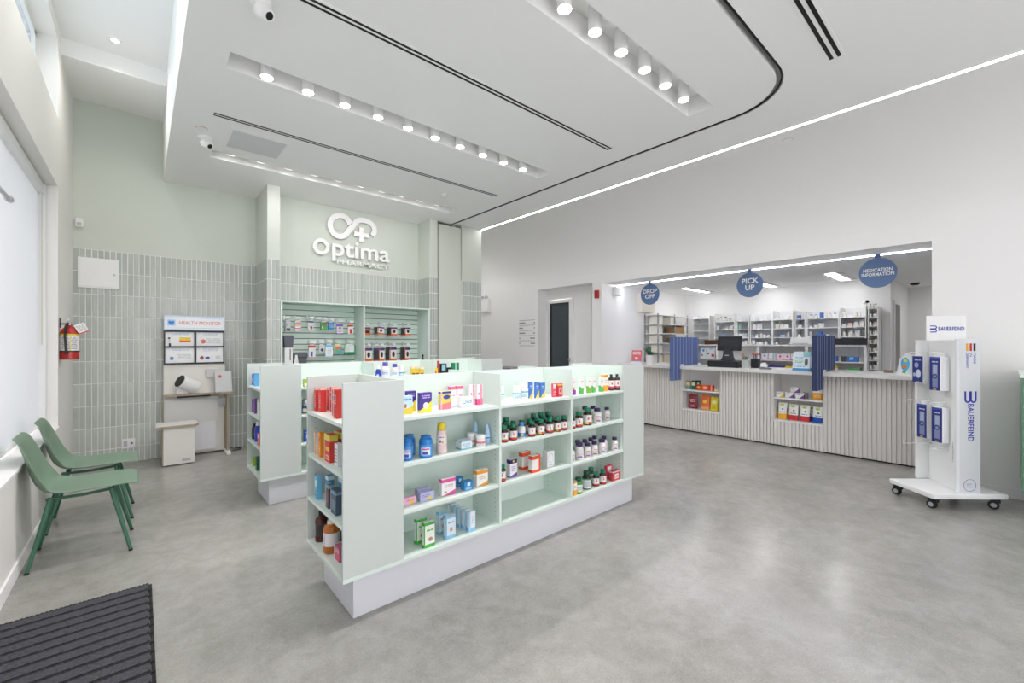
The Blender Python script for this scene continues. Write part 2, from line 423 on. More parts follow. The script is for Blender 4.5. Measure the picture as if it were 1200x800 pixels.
TP, TH = 0.053, 0.2645
def tile_mesh(wd, ht):
    g, c, t = 0.0042, 0.0022, 0.006
    a = [(g, 0, -ht + g), (wd - g, 0, -ht + g), (wd - g, 0, -g), (g, 0, -g)]
    m = [(p[0], -t + c * 0.6, p[2]) for p in a]
    q = [(g + c, -t, -ht + g + c), (wd - g - c, -t, -ht + g + c), (wd - g - c, -t, -g - c), (g + c, -t, -g - c)]
    s = MB(); s.add(a + m + q, [(i, (i + 1) % 4, 4 + (i + 1) % 4, 4 + i) for i in range(4)] + [(4 + i, 4 + (i + 1) % 4, 8 + (i + 1) % 4, 8 + i) for i in range(4)] + [(8, 9, 10, 11)])
    return s.mesh('tile', M_TILE)
TM = {}
def tiles(parent, face, fixed, a0, a1, ztop=ZT, zbot=0.0, single=10, skip=None):
    """face 'y': wall looking to -y, a runs in +x.  face 'x': wall looking to -x, a runs in -y from a0 down to a1"""
    ln = abs(a1 - a0); n = max(1, round(ln / TP)); wd = ln / n; rest = MB(); row = 0; z = ztop
    while z - zbot > 0.02:
        ht = min(TH, z - zbot)
        key = (round(wd, 4), round(ht, 4))
        if key not in TM: TM[key] = tile_mesh(wd, ht)
        for i in range(n):
            if skip and skip(a0 + i * wd, z): continue
            if face == 'y': loc, rot = (a0 + i * wd, fixed, z), (0, 0, 0)
            else: loc, rot = (fixed, a0 - i * wd, z), (0, 0, -PI / 2)
            if row < single: link('tile', TM[key], parent, loc, rot)
            else:
                me = TM[key]
                R = Matrix.Translation(loc) @ Matrix.Rotation(rot[2], 4, 'Z')
                rest.add([R @ v.co for v in me.vertices], [list(p.vertices) for p in me.polygons])
        z -= TH; row += 1
    if rest.v:
        o = rest.build('tile_rows', M_TILE, parent); o['kind'] = 'stuff'
tiles(wb, 'y', 7.06, XL, 1.25, single=8)
tiles(wp1, 'x', 1.25, 7.054, 6.30)
tiles(wp1, 'y', 6.30, 1.25, 1.40)
tiles(wlg, 'y', 6.70, 1.405, 3.655, zbot=2.042)
tiles(wp2, 'x', 3.66, 6.69, 6.30, zbot=2.042)
tiles(wp2, 'y', 6.30, 3.66, 3.81)
tiles(wen, 'y', 6.28, 4.29, 4.72)

# folded partition leaf parked in front of its pocket
p = thing('partition_panel', 'tall sage green folding partition panel parked between the tiled walls', 'partition', (4.05, 6.30, 0))
MB().box(-0.228, 0.232, 0.0, 0.045, 0.012, 3.495).build('leaf', M_SAGE, p, bevel=0.003)
MB().box(-0.236, -0.229, -0.002, 0.05, 0.0, 3.50).build('edge_strip', mat('dark_edge', '#4C514E', 0.5), p)
MB().box(0.05, 0.12, 0.005, 0.04, 3.496, 3.545).build('hanger', M_STEEL, p)

# dispensary room behind the counter
ZP = 2.53
structure(MB().box(6.36, 11.4, -1.2, 4.85, ZP, ZP + 0.12).build('ceiling_dispensary', M_CEIL))
structure(MB().box(6.60, 9.45, 4.70, 4.85, 0, ZP).build('wall_dispensary_left', M_WALL))
structure(MB().box(9.28, 9.45, 1.20, 4.70, 0, ZP).build('wall_dispensary_back', M_WALL))
b = MB(); b.box(9.45, 9.52, 1.20, 1.32, 0, ZP); b.box(10.05, 11.2, 1.20, 1.32, 0, ZP); b.box(9.52, 10.05, 1.20, 1.32, 2.12, ZP)
structure(b.build('wall_dispensary_side', M_WALL))
structure(MB().box(11.2, 11.4, -1.2, 2.4, 0, ZP).build('wall_dispensary_far', M_WALL))
structure(MB().box(9.45, 11.2, 2.3, 2.4, 0, ZP).build('wall_store_room', mat('grey_paint', '#BDBCB9', 0.6)))
structure(MB().box(6.40, 11.4, -1.3, -1.2, 0, ZP).build('wall_dispensary_right', M_WALL))
structure(MB().box(9.46, 9.52, 1.17, 1.20, 0, 2.18).box(10.05, 10.12, 1.17, 1.20, 0, 2.18).box(9.52, 10.05, 1.17, 1.20, 2.12, 2.18).build('trim_5', M_WALL))
led = MB().box(6.705, 6.725, 0.50, 4.68, ZP - 0.008, ZP).build('led_strip', mat('led_soft', '#F3F5FF', 0.5, emit=30.0))
tag(led, 'glowing LED line under the soffit above the dispensary counter', 'light')
for i, (x0, x1, y0, y1) in enumerate(((8.02, 9.0, 4.02, 4.12), (8.02, 9.05, 2.80, 2.92), (8.0, 9.0, 1.67, 1.80))):
    t = thing('ceiling_light', ['slim lit ceiling panel nearest the left wall of the dispensary', 'slim lit ceiling panel behind the PICK UP sign', 'slim lit ceiling panel left of the MEDICATION INFORMATION sign'][i], 'light', ((x0 + x1) / 2, (y0 + y1) / 2, ZP))
    hx_, hy_ = (x1 - x0) / 2, (y1 - y0) / 2
    MB().box(-hx_, hx_, -hy_, hy_, -0.008, -0.001).build('diffuser', M_PANEL, t)
    MB().box(-hx_ - 0.01, hx_ + 0.01, -hy_ - 0.09, -hy_, -0.006, -0.001).build('vent_strip', M_GREY, t)

# unseen front wall behind the camera, with windows added to let light in
b = MB(); b.box(-0.95, -0.4, -3.3, -3.2, 0, 4.62); b.box(6.0, 6.4, -3.3, -3.2, 0, 3.6); b.box(-0.4, 6.0, -3.3, -3.2, 3.15, 4.62); b.box(-0.4, 6.0, -3.3, -3.2, 0, 0.25)
structure(b.build('wall_front', M_WALL))
wn = structure(thing('window_added', None, None, (0, 0, 0)))
f = MB()
for x in (-0.4, 1.2, 2.8, 4.4, 5.94): f.box(x, x + 0.06, -3.29, -3.22, 0.25, 3.15)
f.build('frame', M_WHITEM, wn)

# ------------------------------------------------------------------ ceiling fittings
def ordinal(n): return ['first', 'second', 'third', 'fourth', 'fifth', 'sixth', 'seventh', 'eighth', 'ninth', 'tenth', 'eleventh', 'twelfth'][n]
CAN_BODY = MB().lathe([(0.045, 0.0), (0.047, 0.004), (0.047, 0.165)], 20).mesh('housing', M_WHITE, True)
CAN_GLOW = MB().lathe([(0.0405, 0.0), (0.0405, 0.006)], 20).mesh('lens', M_LAMP)
CAN_DIM = MB().lathe([(0.0405, 0.0), (0.0405, 0.006)], 20).mesh('lens', mat('lamp_glow_soft', '#FFF9F0', 0.5, emit=2.5))
def can_light(x, y, label, group, tilt=0.0):
    t = thing('downlight', label, 'light', (x, y, ZC + 0.0), 0, group)
    t.rotation_euler = (tilt, 0, 0); t.location.z += 0.03 * (tilt > 0)
    link('housing', CAN_BODY, t); link('lens', CAN_DIM if tilt else CAN_GLOW, t, (0, 0, -0.003))
    l = bpy.data.lights.new('lamp', 'SPOT'); l.energy = DOWN_W * (0.2 if tilt else 1.0); l.spot_size = math.radians(168); l.spot_blend = 1.0
    l.shadow_soft_size = 0.045; l.color = (1.0, 0.952, 0.975)
    o = bpy.data.objects.new('lamp', l); COL.objects.link(o); o.parent = t; o.location = (0, 0, -0.075 if tilt else -0.012)
for i in range(10):
    can_light(0.745 + 0.3015 * i, 3.772, ordinal(i) + ' white cylinder downlight from the left in the middle ceiling trough', 'downlights in the middle trough')
for i in range(10):
    can_light(0.762 + 0.2945 * i, 5.665, ordinal(i) + ' white cylinder downlight from the left in the trough by the logo wall', 'downlights in the back trough', 0.5)
for i in range(10):
    can_light(3.497 - 0.3018 * i, 1.785, ordinal(i) + ' white cylinder downlight from the right end of the near ceiling trough', 'downlights in the near trough')

def slot_diffuser(x0, x1, y0, y1, n, label):
    t = thing('slot_diffuser', label, 'air vent', ((x0 + x1) / 2, (y0 + y1) / 2, ZC))
    hx_, hy_ = (x1 - x0) / 2, (y1 - y0) / 2
    MB().box(-hx_ - 0.02, hx_ + 0.02, -hy_ - 0.018, hy_ + 0.018, -0.003, -0.0005).build('flange', M_CEIL, t)
    wd = 2 * hy_ / (2 * n - 1)
    for k in range(n):
        MB().box(-hx_, hx_, -hy_ + 2 * k * wd, -hy_ + (2 * k + 1) * wd, -0.0045, -0.003).build('slot', M_DARK, t)
slot_diffuser(0.50, 3.785, 2.725, 2.783, 2, 'long double black slot diffuser between the near and middle light troughs')
slot_diffuser(0.50, 3.785, 4.648, 4.708, 2, 'long thin slot diffuser beside the square ceiling access panel')
slot_diffuser(1.3, 3.805, 0.757, 0.827, 2, 'black double slot diffuser outside the curved ceiling track')

t = thing('access_panel', 'grey square ceiling access panel beside the thin slot diffuser', 'access panel', (0.917, 5.13, ZC))
MB().box(-0.26, 0.26, -0.25, 0.25, -0.004, -0.0005).build('frame', M_WHITE, t)
MB().box(-0.235, 0.235, -0.225, 0.225, -0.007, -0.004).build('grille', mat('grey_grille', '#D2D4D7', 0.6), t)

def dome_camera(x, y, label, ang):
    t = thing('security_camera', label, 'camera', (x, y, ZC), ang)
    MB().lathe([(0.058, 0), (0.058, -0.02), (0.045, -0.035)], 20).build('mount', M_WHITE, t, smooth=True)
    s = []
    for k in range(9):
        a = k / 8 * PI; s.append((0.001 + 0.05 * math.sin(a), 0.05 * math.cos(a)))
    MB().lathe(s, 20).build('ball', M_WHITE, t, (0.012, 0, -0.062), smooth=True)
    e = MB().lathe([(0.033, 0), (0.036, 0.03), (0.028, 0.034)], 20).build('eye_ring', M_WHITE, t, (0.035, 0, -0.078), (0, PI / 2 + 0.75, 0), smooth=True)
    MB().lathe([(0.024, 0), (0.02, 0.002)], 18).build('lens', M_BLACK, e, (0, 0, 0.0345))
dome_camera(0.55, 2.95, 'large white ball security camera on the near ceiling above the left edge', -0.9)
dome_camera(0.49, 5.27, 'white ball security camera beside the access panel at the back trough', -0.9)

t = thing('sprinkler_cover', 'small round ceiling cap with a red rim beside the back camera', 'sprinkler', (0.447, 5.08, ZC))
MB().lathe([(0.045, 0), (0.045, -0.006), (0.04, -0.008)], 24).build('cap', M_WHITE, t)
MB().lathe([(0.047, 0), (0.047, -0.003)], 24).build('rim', mat('red_rim', '#C25048', 0.5), t)
t = thing('smoke_detector', 'small white round smoke detector near the right end of the back trough', 'smoke detector', (3.21, 5.11, ZC))
MB().lathe([(0.05, 0), (0.05, -0.016), (0.035, -0.03), (0.0, -0.031)], 24).build('body', M_WHITE, t, smooth=True)
MB().lathe([(0.052, 0), (0.052, -0.004)], 24).build('base', M_WHITE, t)
t = thing('sprinkler_cover', 'flat round sprinkler cap just past the long LED line', 'sprinkler', (4.99, 1.44, ZC))
MB().lathe([(0.042, 0), (0.042, -0.003)], 24).build('cap', M_CEIL, t)
MB().lathe([(0.046, 0), (0.046, -0.0015)], 24).build('rim', M_GREY, t)
t = thing('recessed_downlight', 'small round recessed downlight in the high ceiling by the window', 'light', (-0.189, 5.782, 4.47))
MB().lathe([(0.06, 0), (0.06, -0.004), (0.045, -0.005)], 24).build('trim_ring', M_WHITE, t, smooth=True)
MB().lathe([(0.032, 0), (0.032, -0.006)], 20).build('lens', mat('warm_lamp', '#FFE2B8', 0.5, emit=6.0), t)
for yy in (5.782, 3.9, 2.0):
    l = bpy.data.lights.new('upper_lamp', 'SPOT'); l.energy = 22; l.spot_size = math.radians(140); l.spot_blend = 0.9; l.shadow_soft_size = 0.04; l.color = (1.0, 0.94, 0.85)
    o = bpy.data.objects.new('upper_lamp', l); COL.objects.link(o); o.location = (-0.189, yy, 4.455)

# ------------------------------------------------------------------ window blind and left wall fittings
def make_blind():
    m = bpy.data.materials.new('blind_fabric'); m.use_nodes = True; nt = m.node_tree
    for n in list(nt.nodes): nt.nodes.remove(n)
    o = nt.nodes.new('ShaderNodeOutputMaterial'); d = nt.nodes.new('ShaderNodeBsdfDiffuse'); t = nt.nodes.new('ShaderNodeBsdfTranslucent')
    d.inputs[0].default_value = hx('#E4E5E6'); t.inputs[0].default_value = hx('#E9EBEE')
    mx = nt.nodes.new('ShaderNodeMixShader'); mx.inputs[0].default_value = 0.24
    nt.links.new(d.outputs[0], mx.inputs[1]); nt.links.new(t.outputs[0], mx.inputs[2]); nt.links.new(mx.outputs[0], o.inputs[0])
    return m
M_BLIND = make_blind()
t = thing('roller_blind', 'white roller blind drawn down over the long left window', 'blind', (-0.715, 2.1, 0.68))
MB().box(-0.001, 0.001, -3.66, 3.752, 0.03, 2.19).build('fabric', M_BLIND, t)
MB().box(-0.035, 0.04, -3.68, 3.76, 2.17, 2.262).build('cassette', M_WHITE, t, bevel=0.006)
MB().box(-0.006, 0.006, -3.66, 3.735, 0.008, 0.036).build('hem_bar', M_WHITE, t, bevel=0.003)
ch = []
for k in range(41):
    a = k / 40 * PI; ch.append((0.03, 3.71 - 0.022 * math.cos(a), 0.80 - 0.03 * math.sin(a)))
MB().tube([(0.03, 3.688, 2.17)] + ch + [(0.03, 3.732, 2.17)], 0.0028, 5).build('pull_chain', mat('cream_chain', '#D9D3C8', 0.5), t)
MB().box(-0.05, 0.05, 3.745, 3.775, 0.0, 2.262).build('side_channel', M_WHITEM, t)

for k in range(4): MB().box(-0.34 + 1.6 * k, 1.20 + 1.6 * k, -3.181, -3.179, 0.25, 3.15).build('blind_fabric', M_BLIND, wn)  # unseen blinds added to hold back the sky light from the front
t = thing('glass_bracket', 'short clear rod bracket against the upper blind', 'bracket', (-0.66, 4.33, 2.427))
MB().tube([(0, -0.35, 0), (0, 0.0, 0)], 0.013, 10).build('rod', M_GREY, t, smooth=True)
MB().tube([(0, 0.0, 0), (0, 0.035, 0)], 0.022, 12).build('end_cap', M_STEEL, t, smooth=True)
MB().tube([(0, -0.2, 0), (-0.05, -0.2, 0)], 0.01, 8).build('wall_arm', M_STEEL, t)

# fire extinguisher on its hook
t = thing('fire_extinguisher', 'red fire extinguisher with black hose hanging on the left wall', 'extinguisher', (-0.521, 5.985, 1.305))
t.scale = (0.86, 0.86, 0.86)
M_RED = mat('extinguisher_red', '#B3231E', 0.3, coat=0.3)
MB().lathe([(0.07, 0), (0.078, 0.01), (0.078, 0.30), (0.07, 0.335), (0.045, 0.365), (0.022, 0.375), (0.022, 0.39)], 24).build('cylinder', M_RED, t, smooth=True)
MB().lathe([(0.0795, 0.10), (0.0795, 0.29)], 24, cap=False).build('label', art('ext_label', '#E4E3E0', [('text', 0.1, 0.9, 0.1, 0.85, 9, '#8C8C92'), ('band', 0.9, 1.0, '#D6C93A'), ('xband', 0.55, 0.6, '#D8CE63')]), t, smooth=True)
MB().lathe([(0.081, 0.085), (0.081, 0.10)], 24).build('strap', M_BLACK, t)
MB().lathe([(0.017, 0.385), (0.017, 0.43)], 14).build('valve', M_STEEL, t, smooth=True)
MB().box(-0.012, 0.012, -0.10, 0.03, 0.445, 0.455).box(-0.01, 0.01, -0.08, 0.02, 0.415, 0.423).build('handle', M_STEEL, t)
MB().tube([(0.0, 0.0, 0.42), (-0.01, -0.05, 0.42), (-0.025, -0.085, 0.37), (-0.03, -0.098, 0.26), (-0.022, -0.095, 0.13), (-0.018, -0.095, 0.06)], [0.011] * 5 + [0.014], 8).build('hose', M_BLACK, t, smooth=True)
tg = MB(); tg.box(0.0, 0.09, -0.002, 0.002, -0.11, 0.0); tg.build('inspection_tag', art('tag_paper', '#EFEDEA', [('band', 0, .12, '#C8484A'), ('text', .1, .9, .25, .9, 5, '#9A9A9A')]), t, (0.035, -0.06, 0.385), (0, -0.45, 0.25))
MB().box(-0.079, -0.072, -0.02, 0.02, 0.36, 0.47).box(-0.072, -0.015, -0.008, 0.008, 0.395, 0.41).build('wall_hook', M_BLACK, t)

# wall fittings on the tiled back wall
t = thing('electrical_panel', 'flat white electrical panel door on the tiled back wall', 'panel', (-0.372, 7.054, 2.292))
MB().box(-0.178, 0.178, -0.014, -0.001, -0.178, 0.178).build('frame', M_WHITE, t, bevel=0.003)
MB().box(-0.158, 0.158, -0.02, -0.014, -0.158, 0.158).build('door', M_WHITE, t, bevel=0.002)
MB().box(0.125, 0.145, -0.024, -0.02, -0.02, 0.0).build('latch', M_GREY, t)
t = thing('motion_sensor', 'small white motion sensor high in the left back corner', 'sensor', (-0.535, 7.06, 2.86))
MB().prism([(-0.035, -0.05), (0.035, -0.05), (0.035, 0.05), (-0.035, 0.05)], -0.045, 0, 'y').build('body', M_WHITE, t, bevel=0.012)
MB().box(-0.02, 0.02, -0.049, -0.044, -0.035, 0.0).build('lens', M_GREY, t, bevel=0.002)
t = thing('wall_outlet', 'white wall outlet plate low on the tiled back wall', 'outlet', (-0.112, 7.054, 0.232))
MB().box(-0.062, 0.062, -0.009, -0.001, -0.058, 0.058).build('plate', M_WHITE, t, bevel=0.003)
MB().box(-0.045, -0.01, -0.011, -0.009, -0.035, 0.035).build('socket', M_GREY, t)
MB().lathe([(0.012, 0), (0.012, 0.004)], 14).build('blue_button', mat('blue_dot', '#2B4FA3', 0.4), t, (0.03, -0.009, 0), (PI / 2, 0, 0))

# ------------------------------------------------------------------ health monitor station
hm = thing('health_monitor', 'white health monitor station with poster header and arm cuff', 'health kiosk', (0.54, 6.88, 0))
M_BRD = mat('white_board', '#E3E1DC', 0.45); M_EDGE = mat('wood_edge', '#A99A87', 0.6)
MB().box(-0.32, 0.32, 0.06, 0.085, 0.02, 1.82).build('back_board', M_BRD, hm)
MB().box(-0.327, -0.32, 0.055, 0.09, 0.02, 0.82).box(0.32, 0.327, 0.055, 0.09, 0.02, 0.82).build('edge_band', M_EDGE, hm)
hd = MB().box(-0.32, 0.32, 0.03, 0.06, 1.63, 1.815).build('header', art('hm_header', '#B9CDEB', [('rect', .015, .985, .07, .93, '#F2F4F8'), ('rect', .03, .97, .13, .87, '#C4D6F0'), ('rect', .035, .965, .16, .84, '#F4F5F8')]), hm)
text('header_text', 'HEALTH MONITOR', 0.062, mat('coral_ink', '#D9696A', 0.5), hd, (0.055, 0.029, 1.722), FACE_Y, 0.0006, width=0.44)
MB().box(-0.285, -0.205, 0.0275, 0.03, 1.685, 1.76).build('emblem', mat('pale_blue_ink', '#B7D3F1', 0.5), hd)
hp = []
for k in range(24):
    a = 2 * PI * k / 24; hp.append((-0.245 + 0.0019 * 16 * math.sin(a) ** 3 , 1.722 + 0.0019 * (13 * math.cos(a) - 5 * math.cos(2 * a) - 2 * math.cos(3 * a) - math.cos(4 * a))))
MB().prism(hp, 0.0255, 0.0275, 'y').build('heart', mat('heart_blue', '#2E86D8', 0.5), hd)
fr = MB()
for x0, x1 in ((-0.32, -0.305), (-0.01, 0.012), (0.305, 0.32)): fr.box(x0, x1, 0.035, 0.06, 1.19, 1.625)
for z0, z1 in ((1.19, 1.21), (1.405, 1.425), (1.605, 1.625)): fr.box(-0.305, 0.305, 0.036, 0.06, z0, z1)
frm = fr.build('poster_frame', M_BLACK, hm)
arts = [[('text', .25, .8, .8, .95, 2, '#C3CEE2'), ('rect', .48, .88, .35, .62, '#F3D23A'), ('rect', .48, .88, .27, .40, '#E2503F'), ('disc', .13, .56, .045, .07, '#6B3B2A'), ('rect', .10, .17, .22, .48, '#C9DDEE'), ('rect', .12, .19, .0, .2, '#26262B')],
        [('text', .25, .8, .8, .95, 2, '#C3CEE2'), ('text', .35, .9, .2, .6, 4, '#C9CBD0'), ('disc', .25, .33, .09, .16, '#DE7068')],
        [('text', .25, .8, .8, .95, 2, '#C3CEE2'), ('text', .4, .9, .25, .6, 4, '#CDCFD4'), ('disc', .22, .3, .07, .12, '#5B9BD0')],
        [('text', .25, .8, .75, .95, 3, '#C3CEE2'), ('disc', .2, .3, .07, .13, '#A84450'), ('disc', .41, .3, .09, .08, '#3A49B5'), ('rect', .56, .6, .2, .45, '#B9BBC4'), ('text', .7, .9, .25, .45, 3, '#B9BBC4')]]
for k, (x0, x1, z0, z1) in enumerate(((-0.305, -0.01, 1.425, 1.605), (0.012, 0.305, 1.425, 1.605), (-0.305, -0.01, 1.21, 1.405), (0.012, 0.305, 1.21, 1.405))):
    MB().box(x0, x1, 0.052, 0.0595, z0, z1).build('poster', art('hm_poster_%d' % k, '#F0F1F2', arts[k]), hm)
desk = MB().prism([(-0.325, 0.058), (-0.325, -0.02), (0.20, -0.05), (0.26, -0.13), (0.40, -0.13), (0.40, 0.058)], 0.79, 0.815).build('desk_top', M_BRD, hm)
MB().prism([(-0.33, -0.022), (0.20, -0.053), (0.26, -0.134), (0.404, -0.134), (0.404, -0.128), (0.264, -0.127), (0.203, -0.048), (-0.33, -0.016)], 0.788, 0.816).build('desk_edge', M_EDGE, desk)
MB().box(-0.19, 0.16, -0.025, 0.03, 0.765, 0.789).build('keyboard_rail', M_BLACK, hm)
cf = MB().tube([(-0.165, -0.09, 0.985), (-0.005, -0.02, 0.895)], 0.085, 24).build('arm_cuff', M_WHITE, hm, smooth=True)
MB().tube([(-0.172, -0.093, 0.989), (-0.164, -0.0895, 0.9845)], 0.077, 24).build('cuff_opening', M_BLACK, cf)
MB().box(-0.20, -0.08, -0.045, 0.04, 0.816, 0.90).build('cuff_base', M_WHITE, hm, bevel=0.012)
MB().box(0.11, 0.26, 0.03, 0.06, 1.01, 1.12).build('display_box', mat('pale_grey_case', '#CFCFCE', 0.4), hm, bevel=0.006)
ps = MB(); ps.prism([(-0.12, 0.816), (0.035, 0.816), (0.035, 1.075), (-0.03, 1.09)], 0.20, 0.39, 'x')
co = ps.build('control_console', mat('console_grey', '#C9CACC', 0.4), hm, bevel=0.008)
MB().lathe([(0.018, 0), (0.018, 0.01)], 16).build('red_button', mat('button_red', '#C5281F', 0.35), co, (0.255, -0.06, 1.02), (PI / 2 - 0.35, 0, 0))
MB().box(-0.31, 0.25, 0.03, 0.06, 0.42, 0.76).build('apron', mat('apron_grey', '#CFCFCC', 0.5), hm)
MB().box(-0.1, 0.22, 0.02, 0.05, 0.06, 0.42).build('lower_panel', mat('lower_white', '#DEDEE2', 0.4), hm)
MB().box(0.33, 0.345, -0.12, 0.085, 0.03, 0.79).build('side_leg', M_EDGE, hm)
MB().box(0.31, 0.36, -0.22, 0.10, 0.0, 0.035).build('foot', M_WHITE, hm, bevel=0.006)
MB().box(0.24, 0.33, 0.025, 0.032, 0.62, 0.72).build('rating_plate', M_STEEL, hm)
sb = MB().box(-0.335, -0.04, -0.385, -0.12, 0.012, 0.45).build('stool_box', M_BRD, hm)
MB().box(-0.345, -0.335, -0.385, -0.12, 0.012, 0.45).build('stool_edge', M_EDGE, sb)
MB().box(-0.16, -0.08, -0.388, -0.385, 0.04, 0.07).build('nameplate', M_GREY, sb)
st = MB().prism([(-0.40, -0.40), (-0.03, -0.40), (-0.0, -0.36), (-0.0, -0.08), (-0.40, -0.08)], 0.452, 0.48).build('stool_seat', M_BRD, hm)
MB().prism([(-0.403, -0.404), (-0.03, -0.404), (0.004, -0.36), (0.0, -0.36), (-0.03, -0.40), (-0.403, -0.40)], 0.45, 0.478).build('seat_edge', M_EDGE, st)
MB().tube([(0.34, 0.08, 0.06), (0.42, 0.05, 0.02), (0.52, 0.08, 0.008), (0.5, 0.0, 0.008), (0.40, -0.02, 0.008)], 0.006, 6).build('power_cord', M_BLACK, hm)

# ------------------------------------------------------------------ chairs
M_SHELL = mat('green_shell', '#738B77', 0.45); M_LEG = mat('green_leg', '#3E6C55', 0.4)
def spline(P, n):
    out = []
    for i in range(len(P) - 1):
        p0, p1, p2, p3 = P[max(i - 1, 0)], P[i], P[i + 1], P[min(i + 2, len(P) - 1)]
        for k in range(n):
            t = k / n
            out.append(tuple(0.5 * (2 * b + (c - a) * t + (2 * a - 5 * b + 4 * c - d) * t * t + (3 * b - a - 3 * c + d) * t ** 3) for a, b, c, d in zip(p0, p1, p2, p3)))
    return out + [tuple(P[-1])]
def make_chair(loc, label):
    t = thing('side_chair', label, 'chair', loc, 0, 'green chairs under the window')
    # x, z, half width, side lip
    P = spline([(0.285, 0.450, 0.165, 0.0), (0.275, 0.466, 0.205, 0.002), (0.22, 0.475, 0.226, 0.006), (0.08, 0.468, 0.232, 0.014), (-0.06, 0.458, 0.236, 0.026), (-0.16, 0.466, 0.236, 0.045), (-0.215, 0.51, 0.23, 0.062), (-0.245, 0.58, 0.222, 0.055), (-0.268, 0.68, 0.212, 0.04), (-0.288, 0.77, 0.195, 0.026), (-0.304, 0.83, 0.18, 0.014), (-0.322, 0.852, 0.14, 0.006)], 3)
    rows = []
    for i, (x, z, hw, lip) in enumerate(P):
        a, c = P[max(i - 1, 0)], P[min(i + 1, len(P) - 1)]
        tx, tz = c[0] - a[0], c[1] - a[1]; L = math.hypot(tx, tz) or 1; nx, nz = tz / L, -tx / L   # towards the sitter
        row = []
        for k in range(-8, 9):
            s = k / 8; q = abs(s) ** 2.6
            row.append((x + nx * lip * q, s * hw, z + nz * lip * q))
        rows.append(row)
    g = MB().grid(rows); o = g.build('shell', M_SHELL, t, smooth=True, fix=False)
    so = o.modifiers.new('thick', 'SOLIDIFY'); so.thickness = 0.009; so.offset = 0
    su = o.modifiers.new('sub', 'SUBSURF'); su.levels = 1; su.render_levels = 1
    for sx in (-1, 1):
        for sy in (-1, 1):
            l = MB().tube([(0.145 * sx, 0.155 * sy, 0.447), (0.245 * sx, 0.218 * sy, 0.012)], [0.0165, 0.0105], 12).build('leg', M_LEG, t, smooth=True)
            MB().tube([(0.245 * sx, 0.218 * sy, 0.012), (0.2465 * sx, 0.219 * sy, 0.0)], 0.0115, 12).build('foot_cap', M_RUB, l)
        MB().tube([(0.155, 0.16 * sx, 0.446), (0.0, 0.15 * sx, 0.432), (-0.17, 0.16 * sx, 0.44)], 0.010, 8).build('seat_rail', M_LEG, t, smooth=True)
    MB().tube([(0.15, -0.16, 0.444), (0.15, 0.16, 0.444)], 0.010, 8).build('cross_rail', M_LEG, t, smooth=True)
make_chair((-0.298, 4.272, 0), 'green moulded side chair nearest the camera and the floor mat')
make_chair((-0.298, 5.005, 0), 'green moulded side chair behind the other, nearest the tiled wall')

# ------------------------------------------------------------------ entrance mat
mt = thing('entrance_mat', 'dark charcoal ribbed entrance mat on the concrete floor', 'mat', (-0.30, 2.38, 0))
def mat_carpet():
    m = mat('carpet_strip', '#1A1A1E', 0.95, vary=(75, '#5C5C63'), bump=(140, 1.0)); return m
M_CARPET = mat_carpet(); M_RIB = mat('rubber_rib', '#17181B', 0.7)
N = 24; pitch = 2.0 / N
strip = MB().box(-0.27, 0.335, 0.004, pitch - 0.020, 0.002, 0.015).mesh('carpet_strip', M_CARPET)
rb = MB()
rb.box(-0.27, 0.338, -0.016, 0.004, 0.0, 0.009)
for k in range(34): rb.box(-0.268 + k * 0.018, -0.258 + k * 0.018, -0.014, 0.002, 0.009, 0.013)
rail = rb.mesh('rubber_rail', M_RIB)
edge = MB().box(0.338, 0.352, -0.014, pitch - 0.022, 0, 0.012).mesh('edge_clip', M_RIB)
for i in range(N):
    y = -0.98 + i * pitch
    link('carpet_strip', strip, mt, (0, y, 0)); link('rubber_rail', rail, mt, (0, y, 0)); link('edge_clip', edge, mt, (0, y, 0))
link('rubber_rail', rail, mt, (0, -0.98 + N * pitch, 0))

